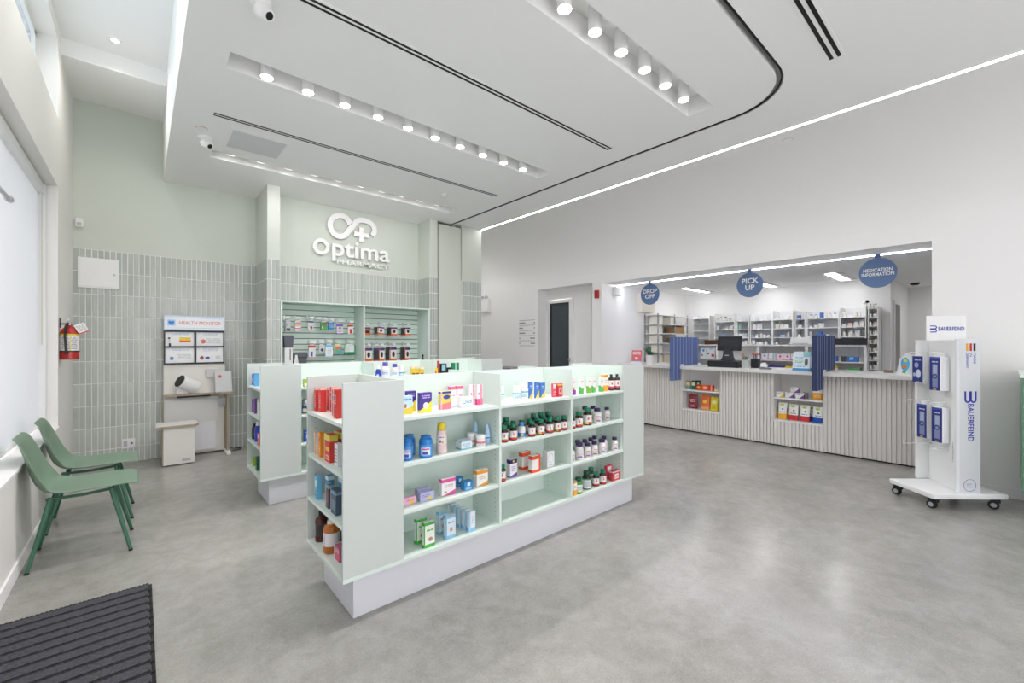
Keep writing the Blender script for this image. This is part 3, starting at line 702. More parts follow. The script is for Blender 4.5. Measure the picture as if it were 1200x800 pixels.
# ------------------------------------------------------------------ gondola shelving
SH = [1.05, 0.79, 0.525, 0.262]      # upper faces of the four shelf levels
def gondola(name, label, x0, y0, bays=(1.11, 1.81, 2.53, 3.22), x1=3.545, dx=0.0, dy=0.0):
    t = thing(name, label, 'shelving', (x0 + dx + 1.385, y0 + dy + 0.3125, 0), 0, 'mint gondola shelves')
    ox, oy = -(0.775 + 1.385), -(2.195 + 0.3125)      # world of the front unit -> local
    def bx(b, a0, a1, c0, c1, z0, z1): return b.box(a0 + ox, a1 + ox, c0 + oy, c1 + oy, z0, z1)
    Y0, Y1, YM = 2.195, 2.82, 2.5075; T = 0.018
    bx(MB(), 0.856, 3.464, 2.27, 2.745, 0.0, 0.24).build('plinth', M_PLINTH, t)
    bx(MB(), 0.775, x1, Y0, Y1, 0.24, SH[3]).build('deck', M_MINT, t, bevel=0.001)
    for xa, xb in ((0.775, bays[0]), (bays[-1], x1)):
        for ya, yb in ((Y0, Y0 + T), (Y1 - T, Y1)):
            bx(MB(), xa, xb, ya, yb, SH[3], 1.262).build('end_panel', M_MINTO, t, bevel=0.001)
    for xm in (bays[0] - T, bays[-1]):
        bx(MB(), xm, xm + T, Y0 + T, Y1 - T, SH[3], 1.262).build('end_back', M_MINT, t, bevel=0.001)
    bx(MB(), bays[0], bays[-1], YM - T / 2, YM + T / 2, SH[3], 1.262).build('spine', M_MINT, t)
    for xm in bays[1:-1]:
        for ya, yb in ((Y0, YM - T / 2), (YM + T / 2, Y1)):
            bx(MB(), xm - T / 2, xm + T / 2, ya, yb, SH[3], 1.262).build('divider', M_MINT, t, bevel=0.001)
    ed = [bays[0]] + [v for xm in bays[1:-1] for v in (xm - T / 2, xm + T / 2)] + [bays[-1]]
    for z in SH[:3]:
        for i in range(0, len(ed), 2):
            for ya, yb in ((Y0 + 0.003, YM - T / 2), (YM + T / 2, Y1 - 0.003)):
                bx(MB(), ed[i] + 0.001, ed[i + 1] - 0.001, ya, yb, z - 0.02, z).build('shelf', M_MINT, t, bevel=0.001)
        bx(MB(), 0.778, bays[0] - T, Y0 + T, Y1 - T, z - 0.02, z).build('shelf', M_MINT, t, bevel=0.001)
        bx(MB(), bays[-1] + T, x1 - 0.003, Y0 + T, Y1 - T, z - 0.02, z).build('shelf', M_MINT, t, bevel=0.001)
    h = MB()       # drilled rows for the shelf pins
    for xm in [b - T / 2 for b in bays[1:-1]] + [bays[-1]]:
        for yy in (Y0 + 0.045, YM - 0.06):
            z = 0.30
            while z < 1.02:
                if min(abs(z + 0.01 - s) for s in SH) > 0.025: bx(h, xm - 0.0006, xm, yy - 0.0025, yy + 0.0025, z - 0.0025, z + 0.0025)
                z += 0.032
    for xx in (0.82,):
        z = 0.30
        while z < 1.02:
            if min(abs(z + 0.01 - s) for s in SH) > 0.025: bx(h, xx - 0.0025, xx + 0.0025, Y1 - T - 0.0006, Y1 - T, z - 0.0025, z + 0.0025)
            z += 0.032
    o = h.build('pin_holes', mat('pin_hole', '#5F6B65', 0.8), t); o['kind'] = 'stuff'
    return t
gondola('gondola_shelf', 'pale mint gondola shelving unit nearest the camera, full of medicine', 0.775, 2.195)
GX, GY = 0.022, 2.095       # offset of the second unit from the first
gondola('gondola_shelf', 'pale mint gondola shelving unit behind the nearest one', 0.775, 2.195, dx=GX, dy=GY)
t = thing('gondola_shelf', 'mint shelving end at the right edge of the picture', 'shelving', (5.80, -0.75, 0), 0, 'mint gondola shelves')
MB().box(-0.28, 0.28, -0.58, 0.58, 0, 0.24).build('plinth', M_PLINTH, t)
M_DKMINT = mat('deep_green_laminate', '#5F8A70', 0.4)
MB().box(-0.33, 0.33, -0.64, 0.64, 0.24, 1.18).build('body', M_DKMINT, t, bevel=0.002)
MB().box(-0.345, 0.345, -0.655, 0.655, 1.18, 1.215).build('top', M_MINT, t, bevel=0.002)

# ------------------------------------------------------------------ stock : cartons, bottles, pouches
def carton(name, label, cat, x, y, z, W, D, H, m, face='y', group=None, lid=None):
    """x,y = front left corner on the shelf.  face y: front looks to -y ; face x: front looks to -x (W runs along y)"""
    if face == 'y': loc, rz = (x + W / 2, y + D / 2, z), 0
    else: loc, rz = (x + D / 2, y + W / 2, z), -PI / 2
    o = MB().box(-W / 2, W / 2, -D / 2, D / 2, 0, H).build(name, m, None, loc, (0, 0, rz), bevel=min(0.0012, W * 0.03))
    return tag(o, label, cat, group)
BM = {}
def bottle_meshes(kind, r, H):
    k = (kind, round(r, 4), round(H, 4))
    if k in BM: return BM[k]
    P = BK[kind]; body, cap, lab = P['body'], P['cap'], P['label']
    parts = [('body', MB().lathe([(a * r, b * H) for a, b in body], 18).mesh('body', P['bm'], True))]
    if cap: parts.append(('cap', MB().lathe([(a * r, b * H) for a, b in cap], 18).mesh('cap', P['cm'], True)))
    if lab: parts.append(('label', MB().lathe([(1.012 * lab[2] * r, lab[0] * H), (1.012 * lab[2] * r, lab[1] * H)], 18, cap=False).mesh('label', P['lm'], True)))
    BM[k] = parts; return parts
def bottle(name, kind, label, cat, x, y, z, r, H, group=None, rz=0.6):
    t = thing(name, label, cat, (x, y, z), rz - 1.2, group)
    for n, me in bottle_meshes(kind, r, H): link(n, me, t)
    return t
PILL = [(0.92, 0), (1, .02), (1, .62), (.93, .70), (.62, .77), (.60, .80)]
PCAP = [(.70, .79), (.72, .80), (.72, .985), (.68, 1.0)]
TALL = [(0.93, 0), (1, .015), (1, .68), (.9, .76), (.42, .84), (.40, .87)]
TCAP = [(.46, .86), (.46, .985), (.43, 1.0)]
JAR = [(0.95, 0), (1, .03), (1, .70), (.95, .72)]
JCAP = [(1.03, .72), (1.03, .98), (.99, 1.0)]
M_AMB = mat('dark_amber', '#2A1A12', 0.15, coat=0.4); M_GCAP = mat('green_cap', '#12805F', 0.4); M_PCAP = mat('purple_cap', '#3A2A5E', 0.4)
M_WB = mat('white_bottle', '#E6E5E2', 0.35)
BK = {
 'vit': dict(body=PILL, cap=PCAP, label=(.06, .60, 1), bm=M_AMB, cm=M_GCAP, lm=art('lab_vit', '#E3E1DE', [('band', 0, .22, '#C62F35'), ('disc', .5, .62, .10, .16, '#D2575A'), ('text', .3, .7, .82, .95, 1, '#8A8A88'), ('rect', .42, .75, .22, .30, '#7CB03B')])),
 'vity': dict(body=PILL, cap=PCAP, label=(.06, .60, 1), bm=M_AMB, cm=M_GCAP, lm=art('lab_vity', '#E3E1DE', [('band', 0, .2, '#E2B33A'), ('disc', .5, .62, .10, .16, '#D2575A'), ('rect', .5, .95, 0, .2, '#C62F35'), ('rect', .42, .75, .2, .28, '#5FA552')])),
 'pur': dict(body=PILL, cap=PCAP, label=(.08, .58, 1), bm=M_WB, cm=M_PCAP, lm=art('lab_pur', '#EAE8E6', [('rect', .3, .8, .72, .82, '#D86F45'), ('text', .2, .85, .35, .66, 3, '#9E96A5'), ('disc', .5, .16, .3, .14, '#8E5BA6'), ('rect', .2, .5, 0, .12, '#E3B04A')])),
 'whi': dict(body=PILL, cap=[(.9, .72), (.92, .74), (.92, .985), (.88, 1.0)], label=(.10, .58, 1), bm=M_WB, cm=M_WHITE, lm=art('lab_whi', '#DDE8EE', [('band', .72, .9, '#6FB3CC'), ('text', .2, .85, .2, .6, 3, '#8DA6B3')])),
 'wblue': dict(body=PILL, cap=PCAP, label=(.06, .60, 1), bm=M_WB, cm=mat('blue_cap', '#3E86C8', 0.4), lm=art('lab_wblue', '#E5E9EE', [('band', 0, .5, '#3C7CC4'), ('disc', .5, .25, .18, .16, '#E6D34A')])),
 'grn': dict(body=PILL, cap=PCAP, label=(.08, .60, 1), bm=mat('green_glass', '#2C8A3C', 0.15), cm=mat('dark_green_cap', '#0F5A3E', 0.4), lm=art('lab_grn', '#E4E8DF', [('text', .2, .8, .3, .8, 4, '#8DA08A'), ('band', 0, .15, '#9CC24A')])),
 'big': dict(body=PILL, cap=PCAP, label=(.06, .60, 1), bm=M_AMB, cm=mat('dark_green_cap', '#0F5A3E', 0.4), lm=art('lab_big', '#DDE5E2', [('band', .88, 1, '#2FA08A'), ('text', .2, .8, .2, .8, 5, '#9DADA8')])),
 'syr': dict(body=TALL, cap=TCAP, label=(.10, .62, 1), bm=M_AMB, cm=M_BLACK, lm=art('lab_syr', '#E8E2E0', [('band', 0, .3, '#C4455E'), ('disc', .5, .6, .14, .14, '#D2506A')])),
 'brn': dict(body=TALL, cap=TCAP, label=(.20, .62, 1), bm=mat('brown_syrup', '#4E1712', 0.12, coat=0.4), cm=M_BLACK, lm=art('lab_brn', '#D9D7D8', [('xband', 0, .3, '#3A3436'), ('text', .35, .9, .1, .9, 6, '#8D8A90')])),
 'amb': dict(body=[(0.95, 0), (1, .02), (1, .72), (.85, .84), (.5, .90), (.48, .92)], cap=[(.54, .91), (.54, .99), (.5, 1.0)], label=(.24, .66, 1), bm=mat('amber_syrup', '#B4661C', 0.12, coat=0.4), cm=M_WHITE, lm=art('lab_amb', '#E6E4E6', [('text', .15, .9, .1, .9, 7, '#9A9DB0')])),
 'pod': dict(body=[(0.9, 0), (1, .04), (1, .72), (.9, .84), (.72, .88)], cap=[(.72, .87), (.76, .89), (.74, .98), (.6, 1.0)], label=(.08, .62, 1), bm=mat('blue_bottle', '#2E7CC6', 0.3), cm=mat('blue_bottle', '#2E7CC6', 0.3), lm=art('lab_pod', '#4F93D6', [('rect', .2, .85, .1, .75, '#D5E4F2'), ('rect', .25, .8, .55, .68, '#D75A8E'), ('rect', .3, .7, .15, .4, '#4A4FB0')])),
 'lot': dict(body=[(.85, 0), (1, .04), (.94, .3), (.82, .5), (.92, .66), (.86, .76), (.6, .78)], cap=[(.80, .775), (.84, .80), (.72, .99), (.68, 1.0)], label=(.32, .62, .93), bm=mat('pale_pink_bottle', '#EAD0CF', 0.35), cm=mat('yellow_cap', '#E4CD2C', 0.4), lm=art('lab_lot', '#EFE3DC', [('text', .3, .75, .7, .9, 1, '#5560A8'), ('disc', .4, .3, .12, .14, '#7A6C9A'), ('disc', .62, .2, .1, .14, '#E0B24A')])),
 'jar': dict(body=JAR, cap=JCAP, label=(.12, .62, 1), bm=M_WB, cm=M_WHITE, lm=art('lab_jar', '#E8E6EA', [('band', .35, .7, '#DD7A70'), ('text', .2, .8, .05, .3, 2, '#8F97B5')])),
 'tub': dict(body=[(.7, 0), (.75, .2), (.85, .22), (.8, .6), (.4, .9), (.25, 1.0)], cap=None, label=(.24, .45, .9), bm=mat('pale_blue_tube', '#A9CBE8', 0.3), cm=None, lm=art('lab_tub', '#BCD6EE', [('band', .2, .5, '#3C63B5')])),
 'blu': dict(body=PILL, cap=[(.66, .79), (.7, .8), (.5, .98), (.4, 1.0)], label=(.06, .58, 1), bm=mat('navy_bottle', '#2A45B0', 0.3), cm=M_WHITE, lm=art('lab_blu', '#2F4DBE', [('disc', .5, .5, .25, .3, '#DDE3F2'), ('text', .2, .8, .4, .6, 2, '#27398F')])),
 'wpc': dict(body=PILL, cap=[(.62, .79), (.66, .8), (.64, .985), (.6, 1.0)], label=(.06, .58, 1), bm=M_WB, cm=mat('violet_cap', '#5D52B0', 0.4), lm=art('lab_wpc', '#E9EAEF', [('text', .2, .85, .6, .85, 2, '#6B93C9'), ('rect', .15, .9, .12, .42, '#D6504A'), ('rect', .6, .9, .12, .42, '#5FB0DA')])),
 'can': dict(body=[(.95, 0), (1, .02), (1, .8), (.85, .88), (.5, .92)], cap=[(.55, .91), (.55, 1.0)], label=(.05, .5, 1), bm=mat('silver_can', '#B8BABC', 0.25, metal=.8), cm=M_GREY, lm=art('lab_can', '#2E58A8', [('disc', .5, .4, .3, .3, '#E4D9B0')])),
}
def A(n, base, *ops): return art('pack_' + n, base, list(ops))
PK = {
 'baby': A('baby', '#BFDCEC', ('diag', .25, .15, '#E8C63A'), ('text', .1, .9, .75, .92, 1, '#5E7FC0'), ('disc', .35, .45, .12, .12, '#C96A4A')),
 'purple': A('purple', '#4A3690', ('diag', .12, .45, '#F0D648'), ('text', .15, .85, .72, .92, 2, '#C9B9EA'), ('disc', .5, .35, .22, .16, '#F2EFE6')),
 'pinky': A('pinky', '#E9CB52', ('band', .88, 1, '#324E9E'), ('diag', .28, .12, '#E8808B'), ('disc', .55, .68, .32, .12, '#2B4A9E'), ('xband', 0, .12, '#F0B9C4')),
 'whiteblue': A('whiteblue', '#EEF0F1', ('diag', .12, .1, '#D7DFEA')),
 'wpinktop': A('wpinktop', '#EFE9EB', ('band', .82, 1, '#E2708F'), ('text', .2, .8, .3, .6, 2, '#D9AAB8')),
 'pinkw': A('pinkw', '#F1E6E8', ('band', 0, .3, '#E4568B'), ('xband', .62, .86, '#E9809D'), ('disc', .35, .55, .1, .06, '#D6476E')),
 'bluew': A('bluew', '#DDE6EC', ('band', 0, .18, '#8CC6DC'), ('band', .86, 1, '#9BCBDD'), ('text', .15, .85, .3, .75, 3, '#8FA9BF')),
 'pinklo': A('pinklo', '#EBB3CB', ('text', .2, .8, .5, .85, 2, '#C66A98'), ('disc', .65, .3, .15, .25, '#E8D04A')),
 'lav': A('lav', '#B7B5DD', ('text', .15, .7, .45, .8, 2, '#7C79B5'), ('disc', .65, .3, .16, .2, '#E5CC5A')),
 'wpink': A('wpink', '#F1EBEC', ('band', .76, .95, '#E45AA0'), ('diag', .0, .26, '#E0569C'), ('text', .2, .8, .45, .65, 2, '#C9A5B8'), ('disc', .25, .2, .12, .06, '#8CC152')),
 'blues': A('blues', '#2E86C6', ('rect', .35, .7, .45, .85, '#E6F0F6'), ('text', .15, .85, .1, .35, 2, '#BFE0F2')),
 'oranw': A('oranw', '#F0EEE8', ('band', .74, .95, '#EE9A2C'), ('diag', .0, .25, '#EDA53A'), ('text', .2, .8, .4, .62, 2, '#C9BBA5')),
 'green': A('green', '#EAF0E6', ('band', .9, 1, '#3FA63C'), ('band', 0, .13, '#46AE3F'), ('xband', 0, .09, '#3FA63C'), ('text', .25, .85, .66, .78, 1, '#5FAE50'), ('disc', .6, .32, .2, .09, '#B88C78')),
 'ltblue': A('ltblue', '#DCE8EF', ('band', .88, 1, '#86BFE0'), ('band', 0, .14, '#8CC4E2'), ('xband', 0, .12, '#7FB6DC'), ('text', .2, .8, .66, .78, 1, '#7FA8CC'), ('disc', .55, .38, .16, .1, '#C9A48A')),
 'ltblue2': A('ltblue2', '#E4EBF2', ('band', 0, .2, '#8FC3E6'), ('xband', 0, .25, '#A5CDE8'), ('text', .4, .85, .4, .8, 3, '#B5C9DA')),
 'bluey': A('bluey', '#4A79C4', ('diag', .0, .5, '#EFD23F'), ('text', .2, .8, .6, .85, 2, '#BFD2F0')),
 'redw': A('redw', '#E5506A', ('rect', .1, .8, .6, .95, '#F2E3E4'), ('text', .2, .8, .15, .5, 2, '#F3B9C2')),
 'redg': A('redg', '#CF3E54', ('band', .85, .95, '#E8C24A'), ('rect', .2, .8, .2, .7, '#E9B7A0'), ('disc', .5, .45, .2, .15, '#B0343F')),
 'purbox': A('purbox', '#E9E6EE', ('band', .78, 1, '#3D2C66'), ('diag', .06, .2, '#6B4BA0'), ('disc', .5, .9, .14, .06, '#E3C94C'), ('text', .2, .8, .35, .66, 3, '#A79BB8')),
 'redor': A('redor', '#EEEAE6', ('band', .76, .97, '#E8542F'), ('xband', .78, 1, '#E8572F'), ('band', 0, .16, '#E8542F'), ('disc', .45, .5, .3, .2, '#F4F1EC')),
 'whitec': A('whitec', '#E7E8EA', ('disc', .5, .55, .36, .3, '#C4C8CE'), ('disc', .5, .55, .32, .26, '#EDEEF0'), ('text', .25, .8, .1, .22, 1, '#A9ADB5')),
 'vp': A('vp', '#EDEAE6', ('band', 0, .28, '#8E3F9A'), ('diag', .48, -.3, '#8E3F9A'), ('text', .15, .85, .7, .85, 1, '#B5B1B8'), ('disc', .6, .38, .25, .06, '#E8C53A')),
 'vb': A('vb', '#EDEAE6', ('band', 0, .28, '#47A5D8'), ('diag', .45, -.25, '#5BB75A'), ('text', .15, .85, .7, .85, 1, '#B5B1B8'), ('rect', .4, 1, .28, .36, '#E8B43A')),
 'vr': A('vr', '#EDEAE6', ('band', 0, .3, '#E2472F'), ('diag', .45, -.25, '#7CB03B'), ('text', .15, .85, .7, .85, 1, '#B5B1B8')),
 'vo': A('vo', '#F0EDE6', ('band', .86, 1, '#F0A42C'), ('band', 0, .35, '#F0A93A'), ('text', .2, .8, .5, .75, 2, '#C9BDA8')),
 'redbox': A('redbox', '#C9454C', ('rect', .25, .8, .2, .7, '#EBDCDC'), ('text', .3, .75, .3, .6, 2, '#CF6A70'), ('band', .86, 1, '#E6C3C4')),
 'reds': A('reds', '#D63B3A', ('xband', 0, .12, '#EBD9D6'), ('text', .2, .9, .15, .8, 7, '#F0A39D'), ('band', .9, 1, '#E9C4BE')),
 'reds2': A('reds2', '#C8352F', ('xband', .0, .2, '#E8CFCB'), ('text', .25, .9, .5, .85, 4, '#F0B0A8'), ('disc', .6, .25, .2, .08, '#33303A'), ('disc', .45, .68, .2, .06, '#4A63A8')),
 'orw': A('orw', '#EDE4DA', ('xband', .6, 1, '#E8933A'), ('text', .1, .5, .1, .9, 6, '#C2B09A')),
 'orng': A('orng', '#E88A22', ('disc', .6, .72, .22, .1, '#2E3F8F'), ('text', .2, .9, .2, .5, 3, '#F3C890'), ('xband', 0, .15, '#F0E2D0')),
 'yelred': A('yelred', '#D4403A', ('band', .78, 1, '#E2CF5A'), ('rect', .3, .9, .4, .55, '#EBC53F'), ('text', .3, .9, .08, .3, 2, '#F0C0B8'), ('xband', 0, .13, '#E0D9A8')),
 'whtb': A('whtb', '#E6E6EA', ('text', .2, .8, .15, .85, 5, '#7C7F92')),
 'cyan': A('cyan', '#6FB9DA', ('rect', .25, .9, .55, .85, '#DCEBF2'), ('text', .3, .85, .15, .45, 3, '#2F6FA8'), ('xband', 0, .12, '#D5E5EC')),
 'cyan2': A('cyan2', '#4E9DC9', ('rect', .2, .85, .2, .5, '#E8E4DA'), ('band', .85, 1, '#D6E8F0')),
 'dkred': A('dkred', '#4C4A52', ('xband', 0, .3, '#B9BCC2'), ('rect', .4, .9, .25, .7, '#8A5560'), ('band', .86, 1, '#7DB0C9')),
 'dkblue': A('dkblue', '#4B5E72', ('xband', 0, .08, '#C7CCD2'), ('text', .2, .9, .2, .6, 4, '#8FA3B5'), ('band', .82, .94, '#7FA0BC')),
 'pinkb': A('pinkb', '#B5627F', ('xband', 0, .12, '#EAE3E6'), ('rect', .25, .95, .1, .5, '#D5566A'), ('text', .3, .9, .6, .85, 2, '#E6C7D2')),
 'dblue': A('dblue', '#2D55B5', ('rect', .3, .75, .3, .65, '#DCE4F2'), ('text', .2, .9, .75, .9, 1, '#A9BDE6')),
 'sky': A('sky', '#5AA6DC', ('text', .2, .9, .2, .8, 4, '#D2E6F5'), ('xband', 0, .1, '#C4DCEE')),
 'violet': A('violet', '#7A4A9E', ('xband', 0, .3, '#E2DAE8'), ('text', .4, .9, .2, .8, 4, '#B598CC')),
 'whgr': A('whgr', '#E8EBE4', ('text', .2, .8, .2, .8, 4, '#B9C6B4'), ('band', .85, 1, '#B8D49A')),
 'dkgr': A('dkgr', '#1F6A45', ('rect', .25, .9, .5, .85, '#33383A'), ('text', .3, .85, .1, .4, 2, '#9CC9AF')),
 'ygr': A('ygr', '#A6C83C', ('rect', .1, .9, .1, .45, '#E6E7E0')),
 'ybr': A('ybr', '#E5C63E', ('rect', .1, .9, .1, .5, '#8A4A2E'), ('band', .85, 1, '#E6DCC0')),
 'yred': A('yred', '#E9CE3B', ('rect', .2, .8, .3, .7, '#D1543A')),
}

# near unit, first bay (left): four shelves
S0, S1, S2, S3 = [s + 0.001 for s in SH]
def near(x): return x
# name, label, x, y, shelf, W, D, H, print
for nm, lb, x, y, z, W, D, H, p in [
 ('medicine_carton', 'light blue and yellow baby medicine carton at the left of the top front shelf', 1.144, 2.29, S0, .07, .028, .106, 'baby'),
 ('medicine_carton', 'purple and yellow carton standing behind its twin on the top shelf', 1.218, 2.37, S0, .062, .025, .123, 'purple'),
 ('medicine_carton', 'front purple and yellow carton with white round spot on the top shelf', 1.254, 2.273, S0, .08, .032, .118, 'purple'),
 ('medicine_carton', 'yellow and pink carton with navy oval left of the white carton lettered in blue', 1.416, 2.303, S0, .078, .031, .111, 'pinky'),
 ('medicine_carton', 'white carton half hidden behind the one lettered in blue', 1.508, 2.335, S0, .081, .028, .066, 'whiteblue'),
 ('medicine_carton', 'tall white carton with pink top behind the blue-lettered carton, left one', 1.56, 2.42, S0, .048, .03, .125, 'wpinktop'),
 ('medicine_carton', 'tall white carton with pink top behind the blue-lettered carton, right one', 1.618, 2.42, S0, .048, .03, .125, 'wpinktop'),
 ('medicine_carton', 'tall pink and white carton right of the blue-lettered carton, left of the pair', 1.658, 2.334, S0, .042, .02, .135, 'pinkw'),
 ('medicine_carton', 'tall pink and white carton right of the blue-lettered carton, right of the pair', 1.704, 2.315, S0, .048, .02, .135, 'pinkw'),
 ('medicine_carton', 'low pale blue and white carton between lotion bottle and white jars', 1.528, 2.241, S1, .081, .065, .055, 'bluew'),
 ('medicine_carton', 'low pink carton at the left end of the third shelf', 1.146, 2.269, S2, .082, .033, .04, 'pinklo'),
 ('medicine_carton', 'low lavender carton in front of another on the third shelf', 1.248, 2.258, S2, .094, .038, .05, 'lav'),
 ('medicine_carton', 'low lavender carton partly hidden behind the front lavender one', 1.262, 2.315, S2, .085, .038, .055, 'lav'),
 ('medicine_carton', 'white carton with magenta band and wedge on the third shelf', 1.393, 2.253, S2, .099, .04, .106, 'wpink'),
 ('medicine_carton', 'small blue square carton behind its twin on the third shelf', 1.552, 2.331, S2, .052, .035, .062, 'blues'),
 ('medicine_carton', 'small blue square carton in front of its twin on the third shelf', 1.553, 2.243, S2, .065, .045, .056, 'blues'),
 ('medicine_carton', 'white carton with orange band at the right of the third shelf', 1.659, 2.255, S2, .092, .037, .106, 'oranw'),
 ('medicine_carton', 'rear green and white carton on the bottom shelf', 1.24, 2.294, S3, .071, .028, .145, 'green'),
 ('medicine_carton', 'front green and white carton on the bottom shelf', 1.251, 2.22, S3, .072, .029, .144, 'green'),
 ('medicine_carton', 'rear pale blue baby carton on the bottom shelf', 1.405, 2.314, S3, .07, .028, .139, 'ltblue'),
 ('medicine_carton', 'front pale blue baby carton on the bottom shelf', 1.409, 2.235, S3, .072, .029, .14, 'ltblue'),
 ('medicine_carton', 'white carton with a top flap beside the dark bottle, purple and yellow print', 1.945, 2.253, S2, .065, .039, .123, 'purbox'),
 ('medicine_carton', 'rear red-orange and white carton in the middle bay', 2.13, 2.329, S2, .086, .043, .129, 'redor'),
 ('medicine_carton', 'front red-orange and white carton in the middle bay', 2.134, 2.228, S2, .085, .042, .123, 'redor'),
 ('medicine_carton', 'plain white carton with grey oval in the middle bay', 2.316, 2.253, S2, .076, .053, .119, 'whitec'),
 ('medicine_carton', 'left one of three blue and yellow cartons on the top middle shelf', 2.195, 2.325, S0, .039, .016, .122, 'bluey'),
 ('medicine_carton', 'middle one of three blue and yellow cartons on the top middle shelf', 2.238, 2.3, S0, .039, .016, .12, 'bluey'),
 ('medicine_carton', 'right one of three blue and yellow cartons on the top middle shelf', 2.295, 2.302, S0, .048, .019, .112, 'bluey'),
 ('medicine_carton', 'pink and white carton left of the red one on the top middle shelf', 2.386, 2.262, S0, .042, .017, .104, 'redw'),
 ('medicine_carton', 'red carton with yellow strip at the right of the top middle shelf', 2.433, 2.249, S0, .051, .02, .101, 'redg'),
 ('vitamin_carton', 'white carton with purple foot at the left of the right-hand top shelf', 2.595, 2.249, S0, .046, .023, .138, 'vp'),
 ('vitamin_carton', 'white carton with blue foot right of the purple one', 2.711, 2.261, S0, .041, .02, .132, 'vb'),
 ('vitamin_carton', 'white carton with red foot on the right-hand top shelf', 2.796, 2.25, S0, .041, .021, .129, 'vr'),
 ('vitamin_carton', 'white carton with blue foot right of the red one', 2.859, 2.25, S0, .035, .017, .126, 'vb'),
 ('vitamin_carton', 'white carton with blue foot left of the orange carton', 2.952, 2.244, S0, .043, .021, .12, 'vb'),
 ('vitamin_carton', 'taller orange topped carton left of the black bottles', 3.01, 2.25, S0, .062, .033, .14, 'vo'),
 ('medicine_carton', 'red and white carton at the right of the bottom shelf', 3.097, 2.22, S3, .105, .044, .082, 'redbox'),
 ('medicine_carton', 'pale pink carton behind the red and white one on the bottom shelf', 3.10, 2.285, S3, .08, .03, .115, 'redw'),
 ('medicine_carton', 'narrow orange and white carton behind the left divider on the bottom shelf', 2.575, 2.215, S3, .04, .02, .11, 'vo'),
]: carton(nm, lb, 'carton', x, y, z, W, D, H, PK[p])
ov = carton('medicine_carton', 'low white carton with large blue lettering on the top shelf', 'carton', 1.55, 2.279, S0, .097, .034, .067, PK['whiteblue'])
text('brand_text', 'Ovol', 0.038, mat('pale_blue_lettering', '#2E86B8', 0.5), ov, (0.002, -0.0175, 0.036), FACE_Y, 0.0003)
for k in range(5):
    carton('medicine_carton', ['front', 'second', 'third', 'fourth', 'rearmost'][k] + ' of five narrow white and pale blue cartons queued on the bottom shelf', 'carton', 1.572 - 0.006 * k, 2.221 + 0.045 * k, S3, .05, .026, .13, PK['ltblue2'], group='queued pale blue cartons')
